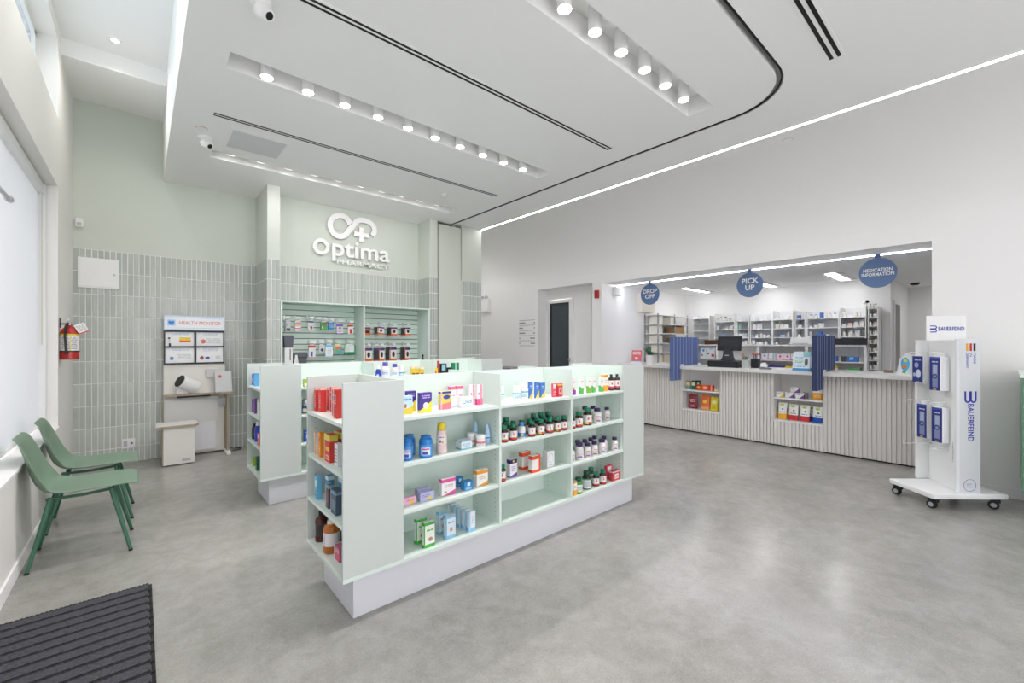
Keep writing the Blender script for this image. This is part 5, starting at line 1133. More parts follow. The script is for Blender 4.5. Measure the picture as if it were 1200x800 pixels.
for yd, lb, m in ((3.51, 'ribbed blue felt privacy divider left of the cash register', M_FELT), (1.567, 'ribbed navy felt privacy divider right of the leaflet stand', M_FELT2)):
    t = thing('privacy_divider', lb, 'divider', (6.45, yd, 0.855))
    b = MB(); n = 9; wdt = 0.92 / n
    for i in range(n):
        x0 = i * wdt; zb = 0 if x0 + wdt <= 0.39 else 0.238
        b.prism([(x0, -0.008), (x0 + wdt * .3, -0.032), (x0 + wdt * .7, -0.032), (x0 + wdt, -0.008), (x0 + wdt, 0.008), (x0 + wdt * .7, 0.032), (x0 + wdt * .3, 0.032), (x0, 0.008)], zb, 0.705)
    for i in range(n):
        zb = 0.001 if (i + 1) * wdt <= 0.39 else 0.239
        b.mi(1).box((i + .36) * wdt, (i + .36) * wdt + 0.022, -0.0335, 0.0335, zb, 0.704)  # pale strips along the ridges: highlights painted into the colour
    b.build('panel', [m, mat('felt_ridge_highlight', '#8492BA' if yd > 2 else '#525D80', 0.9)], t)
    for xx in (0.26, 0.86):
        MB().box(xx, xx + 0.05, -0.058, -0.034, 0.231, 0.26).build('clamp', M_WHITE, t, bevel=0.002)

# niche stock
for nm, lb, x, y, W, D, H, m in [
 ('snack_tin', 'yellow and blue tin in the left counter niche', 6.93, 3.43, .06, .045, .135, A('tin1', '#E8DFA8', ('band', 0, .35, '#4FA8CC'), ('band', .85, 1, '#8A6A4A'), ('disc', .4, .4, .3, .12, '#D98A3C'))),
 ('snack_tin', 'dark green tin in the left counter niche', 6.93, 3.33, .07, .055, .145, A('tin2', '#1F6B45', ('band', .86, 1, '#26272B'), ('rect', .1, .9, .45, .8, '#E4DCC8'))),
 ('snack_tin', 'second dark green tin behind the first in the left counter niche', 7.02, 3.305, .07, .055, .145, A('tin2', '#1F6B45')),
 ('snack_carton', 'small red and yellow carton in the left counter niche', 6.93, 3.24, .08, .05, .085, A('sn1', '#C8402F', ('disc', .5, .5, .35, .25, '#E8C44A'))),
 ('snack_carton', 'orange carton with white oval in the left counter niche', 6.93, 3.115, .115, .06, .088, A('sn2', '#E8622C', ('disc', .5, .5, .32, .25, '#EFC8C0'))),
 ('snack_carton', 'narrow red-orange carton in the left counter niche', 6.93, 3.045, .055, .055, .09, A('sn3', '#D94A2E', ('xband', .3, .7, '#EFA08A'))),
 ('snack_carton', 'flat yellow and white carton at the right of the left counter niche', 6.93, 2.955, .075, .06, .03, A('sn4', '#EBCF5A', ('band', .5, 1, '#E6E4E0'))),
 ('balm_carton', 'white carton with yellow wedge on the right counter niche shelf', 6.92, 2.045, .095, .05, .075, A('ba1', '#E9E8E6', ('diag', -.55, 1.25, '#E8C32C'), ('text', .1, .5, .6, .85, 1, '#A5A5AA'))),
 ('balm_carton', 'left white carton with purple wedge on the right counter niche shelf', 6.92, 1.925, .10, .05, .075, A('ba2', '#E9E8E6', ('diag', -.55, 1.25, '#7A4A9E'), ('text', .1, .5, .6, .85, 1, '#A5A5AA'))),
 ('balm_carton', 'right white carton with purple wedge on the right counter niche shelf', 6.92, 1.80, .10, .05, .075, A('ba2', '#E9E8E6')),
 ('tin_can', 'small grey box behind the purple wedge cartons', 7.0, 1.775, .06, .04, .08, A('ba3', '#8F8D8A')),
]: carton(nm, lb, 'carton', x, y, 0.6905, W, D, H, m, 'x')
o = carton('balm_carton', 'white carton with purple wedge stacked on top of the other two', 'carton', 6.925, 1.865, 0.767, .10, .048, .075, A('ba2', '#E9E8E6'), 'x')
def pouch(label, x, y, z, W, H, m, lean=0.12):
    rows = []
    for i in range(9):
        v = i / 8; t_ = 0.032 * (math.sin(PI * min(1, v * 0.9 + 0.1)) ** 0.7) * (1 - v) ** 0.35 + 0.002
        ring_ = []
        for k in range(16):
            a = 2 * PI * k / 16; cx = math.copysign(abs(math.cos(a)) ** 0.5, math.cos(a)); cy = math.sin(a)
            ring_.append((W / 2 * (1 - 0.05 * math.sin(PI * v)) * cx, t_ * cy, H * v))
        rows.append(ring_)
    b = MB(); vs = [p for r in rows for p in r]; n = 16
    fs = [(i * n + k, i * n + (k + 1) % n, (i + 1) * n + (k + 1) % n, (i + 1) * n + k) for i in range(8) for k in range(n)] + [list(range(n))[::-1], [8 * n + k for k in range(n)]]
    b.add(vs, fs)
    o = b.build('snack_pouch', m, None, (x, y, z), (-lean, 0, -PI / 2), smooth=True)
    return tag(o, label, 'pouch')
P_ = lambda n, b, *o: art('pouch_' + n, b, list(o), 0.35)
ZN = 0.374
pouch('dark red snack pouch in the left counter niche', 6.96, 3.39, ZN, .155, .235, P_('a', '#7E1F2A', ('text', .2, .8, .45, .7, 2, '#E0C4C4'), ('text', .2, .7, .1, .3, 2, '#C99A9A')))
pouch('orange snack pouch in the left counter niche', 6.96, 3.185, ZN, .145, .24, P_('b', '#DB6A2C', ('disc', .5, .55, .25, .12, '#E8C04A'), ('band', 0, .2, '#E0A070')))
pouch('yellow snack pouch in the left counter niche', 6.96, 3.04, ZN, .13, .225, P_('c', '#E0C72C', ('disc', .5, .6, .3, .12, '#E8E29A'), ('text', .3, .7, .15, .4, 2, '#9CA02C')))
pouch('green snack pouch at the right of the left counter niche', 6.97, 2.945, ZN, .06, .22, P_('d', '#1F8A4A', ('rect', .3, .8, .2, .5, '#DCE0B0')))
WP = lambda n, c: P_(n, '#E9EAE8', ('band', 0, .32, c), ('disc', .45, .85, .22, .07, '#B5D23A'), ('disc', .55, .6, .1, .05, '#2B3A4A'), ('text', .2, .8, .4, .5, 1, '#7F8A8F'))
pouch('white and yellow snack pouch at the left of the right counter niche', 6.96, 2.075, ZN, .115, .235, WP('e', '#EBB02C'))
pouch('yellow pouch behind the white and yellow one', 7.05, 2.035, ZN, .11, .14, P_('f', '#E0A52C', ('text', .2, .8, .2, .8, 3, '#F0D28A')))
pouch('left white and red snack pouch in the right counter niche', 6.96, 1.935, ZN, .12, .225, WP('g', '#C9333A'))
pouch('right white and red snack pouch in the right counter niche', 6.96, 1.80, ZN, .12, .225, WP('g', '#C9333A'))
pouch('blue footed pouch behind the red ones', 7.06, 1.735, ZN, .11, .215, WP('h', '#2E4F9E'))
pouch('white and blue snack pouch at the right of the right counter niche', 6.96, 1.645, ZN, .125, .22, WP('i', '#2457B5'))
pouch('white and orange pouch on the shelf below the navy divider', 6.98, 1.655, 0.692, .13, .16, P_('j', '#E6E4DE', ('band', 0, .55, '#E8A42C'), ('text', .2, .8, .15, .4, 2, '#F3D69A')))

# things on the worktops
t = thing('pink_notice', 'pink printed notice in a white stand on the counter end', 'notice', (6.76, 4.34, ZW))
MB().box(-0.1, 0.1, -0.004, 0.004, 0.045, 0.245).build('card', art('pink_card', '#E5707A', [('text', .1, .9, .62, .95, 2, '#F6DADA'), ('disc', .5, .28, .16, .12, '#F6E2E2')]), t, (0, 0, 0), (-0.08, 0, -PI / 2))
MB().box(-0.03, 0.03, -0.105, 0.105, 0, 0.042).build('base', M_WHITE, t, bevel=0.003)
MB().box(-0.006, -0.0045, -0.1, 0.1, 0.045, 0.056).build('blue_strip', mat('sky_strip', '#5CA5DA', 0.5), t, (0, 0, 0), (0, 0.08, 0))
t = thing('potted_plant', 'small spiky green plant in a white pot on the counter', 'plant', (6.84, 4.12, ZW))
MB().lathe([(0.055, 0), (0.07, 0.16), (0.065, 0.165), (0.06, 0.15)], 18).build('pot', M_WHITE, t, smooth=True)
M_LEAF = mat('dark_leaf', '#2E5A34', 0.4)
for i in range(34):
    a = i * 2.399; el = 0.45 + 1.0 * ((i * 0.618) % 1); L = 0.12 + 0.12 * math.sin(el) ** 2
    p0 = Vector((0.02 * math.cos(a), 0.02 * math.sin(a), 0.15))
    d = Vector((math.cos(a) * math.cos(el), math.sin(a) * math.cos(el), math.sin(el))); sd = Vector((-math.sin(a), math.cos(a), 0))
    q = [p0 + d * L * s - Vector((0, 0, 0.05 * s * s)) for s in (0, .35, .7, 1)]; ww = (0.006, 0.014, 0.011, 0.001)
    MB().grid([[p - sd * w_ for p, w_ in zip(q, ww)], [p + Vector((0, 0, -0.003)) for p in q], [p + sd * w_ for p, w_ in zip(q, ww)]]).build('leaf', M_LEAF, t, fix=False)
t = thing('cash_register', 'black touchscreen cash register on the counter', 'register', (7.03, 2.86, ZW))
MB().box(-0.2, 0.2, -0.23, 0.23, 0, 0.10).build('cash_drawer', M_BLACK, t, bevel=0.008)
MB().box(-0.204, -0.2, -0.2, 0.2, 0.02, 0.085).build('drawer_front', mat('soft_black', '#22232A', 0.5), t)
st = MB(); st.prism([(-0.10, 0.101), (0.10, 0.101), (0.07, 0.16), (0.05, 0.30), (-0.05, 0.30), (-0.07, 0.16)], -0.03, 0.06, 'x'); st.build('stand', mat('graphite', '#3A3B42', 0.45), t, bevel=0.006)
sc_ = MB().box(-0.02, 0.02, -0.19, 0.17, 0.24, 0.47).build('screen', M_BLACK, t, (-0.02, 0.0, 0.02), (0, 0.18, 0), bevel=0.006)
MB().box(-0.0225, -0.02, -0.15, 0.13, 0.30, 0.42).build('screen_back', mat('soft_black', '#22232A', 0.5), sc_)
MB().box(-0.033, -0.0305, -0.03, 0.03, 0.175, 0.19).build('badge', M_GREY, t)
t = thing('glass_vase', 'small clear glass with greenery beside the cash register', 'vase', (6.84, 2.53, ZW))
MB().lathe([(0.045, 0), (0.05, 0.13), (0.046, 0.13), (0.042, 0.006)], 16, cap=False).build('glass', mat('thin_glass', '#E8F0EE', 0.05, alpha=0.35), t, smooth=True)
MB().lathe([(0.04, 0.006), (0.043, 0.05)], 14).build('pebbles', mat('pebble', '#8B8C86', 0.8, vary=(90, '#C9C8C0')), t)
for i in range(9):
    a = i * 2.4; MB().tube([(0.01 * math.cos(a), 0.01 * math.sin(a), 0.05), (0.03 * math.cos(a), 0.03 * math.sin(a), 0.15), (0.055 * math.cos(a), 0.055 * math.sin(a), 0.19)], [0.004, 0.008, 0.002], 5).build('stem', mat('muted_green', '#5E7A4A', 0.6), t)
MB().tube([(-0.01, 0.02, 0.1), (-0.012, 0.022, 0.235)], 0.006, 6).build('red_flower', mat('flower_red', '#B5322C', 0.6), t)
t = thing('pen_cup', 'black pen holder with red topped pens', 'pen holder', (7.05, 2.46, ZW))
MB().box(-0.05, 0.05, -0.05, 0.05, 0, 0.135).build('cup', mat('soft_black', '#22232A', 0.5), t, bevel=0.003)
MB().box(-0.03, 0.03, -0.055, 0.045, 0.20, 0.215).build('red_tops', mat('flower_red', '#B5322C', 0.6), t, bevel=0.003)
for dy in (-0.02, 0.0, 0.02): MB().tube([(0, dy, 0.1), (0, dy, 0.2)], 0.005, 6).build('pen', M_BLACK, t)
t = thing('tape_dispenser', 'grey desk tape dispenser on the counter', 'tape dispenser', (6.82, 2.245, ZW))
MB().prism([(-0.075, 0), (0.075, 0), (0.075, 0.03), (0.04, 0.035), (-0.06, 0.025), (-0.075, 0.02)], -0.03, 0.03, 'x').build('base', mat('mid_grey', '#77797D', 0.45), t, bevel=0.004)
MB().lathe([(0.045, -0.018), (0.045, 0.018)], 20).build('roll', M_WHITE, t, (0, 0.02, 0.05), (0, PI / 2, 0), smooth=True)
def easel(label, x, y, W, H, m, rz=0.0):
    t = thing('leaflet_stand', label, 'leaflet stand', (x, y, ZW), rz)
    MB().box(-W / 2, W / 2, -0.003, 0.003, 0.004, H).build('card', m, t, (0.0, 0, 0), (-0.2, 0, -PI / 2))
    MB().prism([(0.004, 0), (0.09, 0), (0.09, 0.004), (0.045, 0.15), (0.04, 0.15), (0.08, 0.004), (0.004, 0.004)], -W / 2 + 0.01, W / 2 - 0.01, 'y').build('back_leg', M_WHITE, t)
lf = art('leaflet_a', '#DCE8EE', [('band', 0, .13, '#3E8FCB'), ('text', .12, .75, .2, .34, 2, '#5AA8D8'), ('text', .12, .6, .4, .55, 2, '#7CB86A'), ('text', .12, .6, .58, .74, 2, '#5FA9D6'), ('disc', .78, .45, .1, .2, '#5A5A60'), ('rect', .6, 1, .72, 1, '#8FC7C9')])
easel('large blue and white leaflet stand left of the navy divider', 6.75, 1.79, .20, .265, lf)
easel('narrow pale blue leaflet stand against the navy divider', 6.83, 1.655, .10, .265, art('leaflet_b', '#CFE0EA', [('band', 0, .15, '#5AA0D0'), ('band', .8, 1, '#6FA8D6'), ('disc', .5, .5, .3, .2, '#9FC3DA')]))
t = thing('brochure_fan', 'rounded cyan and white brochure display by the brace stand', 'brochures', (6.76, 0.755, ZW))
pts = [(-0.075, 0.0), (0.065, 0.0), (0.065, 0.24), (0.03, 0.262), (-0.005, 0.25), (-0.04, 0.18)]
MB().prism([(p[0] - 0.0, p[1]) for p in pts], -0.004, 0.004, 'y').build('card', art('brochure', '#E4EBF0', [('disc', .6, .5, .28, .3, '#49B4E4'), ('disc', .55, .4, .16, .1, '#E2803A'), ('disc', .6, .15, .2, .07, '#79B54A'), ('disc', .6, .66, .12, .08, '#E6D23A'), ('diag', -.5, 1.0, '#D8E2EA')]), t, (0, 0, 0.002), (-0.12, 0, -PI / 2))
MB().box(-0.02, 0.05, -0.06, 0.06, 0, 0.012).build('base', M_WHITE, t)
o = MB().box(-0.05, 0.05, -0.04, 0.04, 0, 0.035).build('card_box', mat('brown_box', '#8A7560', 0.7), None, (7.2, 0.95, ZW)); tag(o, 'small brown box at the right end of the worktop', 'box')

# ------------------------------------------------------------------ hanging signs over the counter
M_NAVY = mat('sign_blue', '#5F7AA5', 0.4); M_INKW = mat('sign_white', '#F4F5F7', 0.5)
for y, body, lb, sz in ((4.006, (('DROP', 0.27), ('OFF', 0.185)), 'round blue hanging sign reading DROP OFF', 0.098), (2.40, (('PICK', 0.225), ('UP', 0.125)), 'round blue hanging sign reading PICK UP', 0.105), (0.978, (('MEDICATION', 0.27), ('INFORMATION', 0.30)), 'round blue hanging sign reading MEDICATION INFORMATION', 0.056)):
    t = thing('hanging_sign', lb, 'sign', (6.66, y, 2.305))
    MB().lathe([(0.178, -0.004), (0.178, 0.004)], 48).build('disc', M_NAVY, t, (0, 0, 0), (0, PI / 2, 0))
    MB().box(-0.003, 0.003, -0.028, 0.028, 0.172, 0.2245).build('hanger', mat('sign_hanger', '#5A6E96', 0.4), t)
    for k, (ln, wd) in enumerate(body):
        text('lettering', ln, sz, M_INKW, t, (-0.0055, 0, 0.006 + (0.5 - k) * sz * 0.92), FACE_X, 0.0008, sz * 0.022, width=wd)

# ------------------------------------------------------------------ dispensary walls
t = thing('wall_speaker', 'small white box speaker high on the dispensary side wall', 'speaker', (6.615, 4.699, 2.41))
MB().box(-0.07, 0.07, -0.09, -0.001, -0.08, 0.08).build('case', M_WALL, t, bevel=0.008); MB().box(-0.05, 0.05, -0.093, -0.09, -0.06, 0.06).build('grille', M_GREY, t)
t = thing('wall_cabinet', 'cream wall box behind the DROP OFF sign', 'wall box', (7.6, 4.699, 2.07))
MB().box(-0.24, 0.24, -0.10, -0.001, 0, 0.36).build('case', mat('cream_case', '#E4DDD0', 0.5), t, bevel=0.004); MB().box(-0.22, 0.22, -0.105, -0.1, 0.02, 0.34).build('door', mat('cream_case', '#E4DDD0', 0.5), t)
t = thing('dispensary_camera', 'small white camera on top of the dispensary shelves', 'camera', (9.0, 1.47, 2.062))
MB().lathe([(0.03, 0), (0.03, 0.012), (0.012, 0.02), (0.012, 0.05)], 14).build('foot', M_WHITE, t, smooth=True)
MB().tube([(0.06, 0.02, 0.07), (-0.08, -0.03, 0.075)], 0.032, 14).build('barrel', M_WHITE, t, smooth=True)
MB().tube([(-0.081, -0.031, 0.075), (-0.086, -0.033, 0.075)], 0.024, 14).build('lens', M_BLACK, t)
t = thing('smoke_detector', 'dark round ceiling detector in the far dispensary corner', 'detector', (10.33, 1.01, ZP))
MB().lathe([(0.07, 0), (0.07, -0.02), (0.045, -0.045)], 18).build('body', M_BLACK, t, smooth=True); MB().lathe([(0.08, 0), (0.08, -0.006)], 18).build('base', M_WHITE, t)

# shelf units along the back wall
def shelf_unit(label, y0, y1, xf, levels, ztop, zbot=1.432, back='#E6E7E8'):
    t = thing('wall_shelf_unit', label, 'shelving', (9.12, (y0 + y1) / 2, zbot), 0, 'white dispensary shelf units')
    x0, x1, h = xf - 9.12, 9.275 - 9.12, (y1 - y0) / 2
    for s in (-1, 1): MB().box(x0, x1, s * h - (0.014 if s > 0 else 0) + (0.0), s * h + (0.0 if s > 0 else 0.014), 0, ztop - zbot).build('side', M_WHITE, t)
    MB().box(x1 - 0.008, x1, -h + 0.014, h - 0.014, 0, ztop - zbot).build('back', mat('shelf_back', '#E3E4E6', 0.5), t)
    for z in levels: MB().box(x0 + 0.002, x1 - 0.008, -h + 0.014, h - 0.014, z - 0.014 - zbot, z - zbot).build('shelf', M_WHITE, t)
LV = [1.90, 1.735, 1.57]
UN = [('first empty white shelf unit in the dispensary corner', 4.02, 4.385, 8.98, [1.985, 1.87, 1.72, 1.57], 2.03),
      ('second white shelf unit from the left, with bright bottles on top', 3.50, 3.90, 8.93, [1.90, 1.735, 1.57], 2.06),
      ('third, narrow white shelf unit from the left', 3.25, 3.485, 8.98, LV, 2.02),
      ('fourth white shelf unit from the left, full of small packs', 2.845, 3.235, 8.98, LV, 2.02),
      ('fifth white shelf unit from the left, standing proud', 2.49, 2.83, 8.93, LV, 2.065),
      ('sixth, narrow shelf unit with blue packs', 2.31, 2.475, 8.98, LV, 2.03),
      ('seventh white shelf unit from the left, blue capped rows', 1.825, 2.295, 8.98, LV, 2.03),
      ('last white shelf unit on the right, standing proud', 1.455, 1.81, 8.93, LV, 2.06)]
for u in UN: shelf_unit(*u)
lc = thing('back_counter', 'white open base cabinets under the dispensary shelves', 'cabinet', (9.05, 2.9, 0))
MB().box(-0.17, 0.225, -1.455, 1.79, 1.405, 1.43).build('ledge', M_WHITE, lc, bevel=0.002)
for y in (4.66, 3.83, 3.06, 2.27, 1.46): MB().box(-0.16, 0.225, y - 2.9 - 0.02, y - 2.9 + 0.02, 0, 1.404).build('upright', M_WHITE, lc)
for z in (1.146, 0.90, 0.5): MB().box(-0.158, 0.225, -1.42, 1.74, z - 0.016, z).build('shelf', M_WHITE, lc)
MB().box(0.21, 0.225, -1.42, 1.74, 0, 1.404).build('back', M_WALL, lc)
# side-facing narrow rack at the right end
t = thing('end_rack', 'narrow white rack of small packs at the right end of the shelves', 'shelving', (9.12, 1.375, 0))
for yy in (-0.065, 0.053): MB().box(-0.16, 0.155, yy, yy + 0.012, 0, 2.05).build('side', M_WHITE, t)
rk = [2.03, 1.88, 1.74, 1.60, 1.46, 1.32, 1.18, 1.04]
for z in rk: MB().box(-0.158, 0.15, -0.052, 0.052, z - 0.01, z).build('shelf', M_WHITE, t)
COLS = ['#E2E3E6', '#D5DCE6', '#E6E2DC', '#8FB0DC', '#5C86C0', '#B5D6BC', '#E6C0BA', '#E6E6E8', '#C9D6E0', '#A9C9E0', '#E9E9EA', '#8CC4BC', '#DADCE0', '#EDEDED', '#E4E6EA', '#EBEBEC']
SM = {}
def tiny(kind, W, D, H, c):
    k = (kind, W, D, H, c)
    if k not in SM:
        m = mat('tiny_' + c, c, 0.5); b = MB()
        if kind == 'box':
            b.box(-D / 2, D / 2, -W / 2, W / 2, 0, H); mm = [m]
        else:
            b.mi(0).lathe([(W * .5, 0), (W * .5, H * .7), (W * .34, H * .8)], 10); b.mi(1).lathe([(W * .36, H * .8), (W * .36, H)], 10); mm = [M_WB, m]
        SM[k] = b.mesh('pack', mm, kind != 'box')
    return SM[k]
NAMES = {0: 'second', 1: 'third', 2: 'fourth', 3: 'fifth', 4: 'sixth', 5: 'seventh', 6: 'last'}
rnd = random.Random(3)
ROWN = ['top', 'second', 'third', 'bottom']
for ui, u in enumerate(UN[1:]):
    y0, y1, xf = u[1] + 0.03, u[2] - 0.03, u[3]
    for li, z in enumerate([1.9, 1.735, 1.57, 1.432]):
        y = y1; npk = -1
        while y > y0 + 0.03:
            W = rnd.choice([0.04, 0.05, 0.06, 0.08]); H = rnd.choice([0.05, 0.065, 0.08, 0.095])
            if li == 3: H = min(H, 0.08)
            kd = 'bottle' if rnd.random() < 0.45 else 'box'
            c = rnd.choice(COLS)
            if ui == 0 and li == 0: c = ['#C8B83A', '#4E9A5A', '#2F8A9C', '#C9443C', '#D98A80', '#E6DAD2'][int((y1 - y) / 0.07) % 6]; kd = 'bottle'
            if ui in (4, 5) and rnd.random() < 0.5: c = '#4A72B8'
            if y - W < y0: break
            if rnd.random() < 0.82:
                npk += 1
                o = link('medicine_pack', tiny(kd, W, min(W, 0.06), H, c), None, (xf + 0.06, y - W / 2, z + 0.0005))
                tag(o, '%s small pack from the left on the %s shelf of the %s dispensary unit' % (ordinal(npk), ROWN[li], NAMES[ui]), 'pack', 'packs on the %s shelf of the %s dispensary unit' % (ROWN[li], NAMES[ui]))
            y -= W + rnd.choice([0.008, 0.015, 0.03])
for li, z in enumerate(rk):
    for j, x in enumerate((-0.10, -0.02, 0.06)):
        c = rnd.choice(['#D9A58A', '#3A3336', '#C9B5A8', '#E0A24A', '#B87A70', '#D9D5D0'])
        o = link('medicine_pack', tiny('bottle', 0.03, 0.03, 0.07, c), None, (8.985 + 0.06 * (j == 1), 1.375 - 0.034 + 0.034 * j, z + 0.0005))
        tag(o, '%s small bottle on the %s shelf of the narrow end rack' % (['left', 'middle', 'right'][j], ordinal(li)), 'bottle', 'bottles on the %s shelf of the narrow end rack' % ordinal(li))

# packs in the base cabinets (second and third tier)
for lb, y0, W, H, z, m in [
 ('white carton with blue dots under the dispensary ledge', 4.06, .12, .21, 1.147, A('lo1', '#E6E8EC', ('disc', .5, .75, .2, .14, '#3E9ADA'), ('disc', .3, .3, .12, .1, '#4A4E8A'))),
 ('large white carton with red corner under the dispensary ledge', 3.88, .17, .21, 1.147, A('lo2', '#E6E8EC', ('rect', .55, .9, .15, .4, '#D03A44'), ('rect', .3, .7, .85, .95, '#7FC4E4'), ('disc', .2, .45, .1, .1, '#4A4E6A'))),
 ('teal pack below the white cartons in the base cabinet', 3.90, .20, .10, 0.901, A('lo3', '#3AA3B8', ('rect', .1, .5, .2, .8, '#1F2C33'))),
 ('first pink striped carton under the dispensary ledge', 2.90, .11, .11, 1.147, A('lo4', '#E9E6EA', ('band', 0, .2, '#E78FB0'), ('disc', .5, .65, .2, .2, '#6FB0D8'))),
 ('second pink striped carton under the dispensary ledge', 2.775, .11, .13, 1.147, A('lo5', '#E9E6EA', ('band', 0, .15, '#E78FB0'), ('xband', .6, .8, '#7FC0D8'))),
 ('third pink striped carton under the dispensary ledge', 2.65, .11, .115, 1.147, A('lo6', '#EBE4E8', ('band', 0, .2, '#E78FB0'), ('disc', .6, .6, .18, .2, '#D45A8A'))),
 ('fourth pink striped carton under the dispensary ledge', 2.53, .11, .115, 1.147, A('lo6', '#EBE4E8')),
 ('fifth pink striped carton under the dispensary ledge', 2.41, .11, .11, 1.147, A('lo4', '#E9E6EA')),
 ('dark violet carton low in the base cabinet', 2.78, .13, .14, 0.901, A('lo7', '#3A3490', ('text', .1, .9, .3, .8, 2, '#8F8AD0'))),
 ('second dark violet carton low in the base cabinet', 2.63, .13, .14, 0.901, A('lo8', '#4A4498', ('rect', .2, .8, .2, .5, '#2E2A70'))),
 ('yellow carton low in the base cabinet', 2.50, .11, .14, 0.901, A('lo9', '#EBCB35', ('disc', .5, .4, .25, .2, '#5A78B5'))),
 ('white and green carton at the left of the right base cabinet', 2.02, .13, .13, 1.147, A('lo10', '#E6EAE6', ('rect', .5, 1, .6, 1, '#3FA878'))),
 ('left blue carton under the right dispensary ledge', 1.84, .12, .09, 1.147, A('lo11', '#2E6FC0', ('rect', .2, .6, .4, .9, '#8FC4EA'))),
 ('right blue carton under the right dispensary ledge', 1.56, .14, .09, 1.147, A('lo11', '#2E6FC0')),
 ('dark grey carton between two blue ones under the dispensary ledge', 1.73, .06, .09, 1.147, A('lo12', '#4A4E55')),
 ('large yellow carton low in the right base cabinet', 1.84, .30, .17, 0.901, A('lo13', '#EBCB35', ('rect', .05, .75, .1, .9, '#F0E6C0'), ('disc', .5, .65, .1, .15, '#D9552F'), ('text', .1, .7, .15, .4, 1, '#D9552F'))),
 ('white carton with green flap low in the right base cabinet', 1.53, .17, .15, 0.901, A('lo14', '#E6E9E4', ('band', .75, 1, '#4FA85A'))),
]: carton('medicine_carton', lb, 'carton', 8.92, y0, z, W, .10, H, m, 'x')
o = MB().box(-0.05, 0.05, -0.12, 0.12, 0, 0.09).build('bottle_tray', mat('dark_maroon', '#3A1C1A', 0.5, vary=(60, '#6A4A3A')), None, (8.93, 3.96, 1.4305)); tag(o, 'dark brown tray of bottles on the dispensary ledge', 'tray')
o = MB().box(-0.03, 0.03, -0.235, 0.235, 0, 0.11).build('dark_panel', mat('soft_black', '#22232A', 0.5), None, (8.90, 1.68, 1.4305), bevel=0.004); tag(o, 'long black box on the right end of the dispensary ledge', 'box')
t = thing('paper_printer', 'white printer with sloping lid on the dispensary ledge', 'printer', (8.90, 2.36, 1.4305))
MB().prism([(-0.17, 0), (0.17, 0), (0.15, 0.11), (-0.15, 0.15)], -0.04, 0.05, 'x').build('body', M_WHITE, t, bevel=0.006); MB().box(-0.045, -0.041, -0.12, 0.12, 0.02, 0.03).build('paper_slot', M_GREY, t)

# left-hand dispensary shelves
t = thing('side_shelving', 'white open shelving on the left wall of the dispensary', 'shelving', (8.1, 4.55, 0))
M_UP = mat('grey_upright', '#9A9C9F', 0.4, metal=0.3)
for x in (-0.50, 0.15, 0.68):
    for yy in (-0.15, 0.13): MB().box(x - 0.012, x + 0.012, yy - 0.01, yy + 0.01, 0, 2.04).build('upright', M_UP, t)
for z in (2.02, 1.84, 1.655, 1.465, 1.27, 1.08, 0.85): MB().box(-0.51, 0.69, -0.165, 0.145, z - 0.016, z).build('shelf', M_WHITE, t)
CRM = mat('cream_binder', '#E2DFD2', 0.6); KRF = mat('kraft', '#A5835E', 0.8)
for lb, x0, x1, z, H, m in [('left cream binder block on the second side shelf', 7.67, 7.80, 1.8405, .155, CRM), ('right cream binder block on the second side shelf', 8.10, 8.225, 1.8405, .15, CRM), ('cream binder block on the third side shelf', 7.67, 7.79, 1.6555, .15, CRM), ('cream binder block on the fourth side shelf', 7.67, 7.79, 1.4655, .15, CRM), ('cream binder block on the fifth side shelf', 7.67, 7.79, 1.2705, .15, CRM), ('cream binder block on the sixth side shelf', 7.67, 7.79, 1.0805, .15, CRM)]:
    o = MB().box(0, x1 - x0, 0, 0.22, 0, H).build('binder', m, None, (x0, 4.41, z), bevel=0.002); tag(o, lb, 'binder')
for lb, x0, x1, z, H in [('larger kraft cardboard box on the third side shelf', 8.28, 8.52, 1.6555, .13), ('taller kraft cardboard box beside the larger one', 8.54, 8.66, 1.6555, .16), ('low kraft cardboard box on the fourth side shelf', 8.28, 8.44, 1.4655, .10)]:
    o = MB().box(0, x1 - x0, 0, 0.2, 0, H).box((x1 - x0) * .46, (x1 - x0) * .54, -0.0008, 0.0, 0, H).build('cardboard_box', KRF, None, (x0, 4.40, z)); tag(o, lb, 'box')
for k in range(4):
    o = MB().box(0, 0.05, 0, 0.2, 0, .11 - 0.012 * k).build('paper_bag', [KRF, mat('white_paper', '#E4E1DC', 0.7)][(k + 1) % 2], None, (8.47 + 0.055 * k, 4.40, 1.4655)); tag(o, ordinal(k) + ' upright paper bag on the fourth side shelf', 'bag', 'paper bags on the side shelf')
o = MB().box(0, 0.2, 0, 0.2, 0, .14).build('storage_box', mat('beige_box', '#DCCDB4', 0.7), None, (7.85, 4.41, 1.0805)); tag(o, 'beige storage box low on the side shelves', 'box')

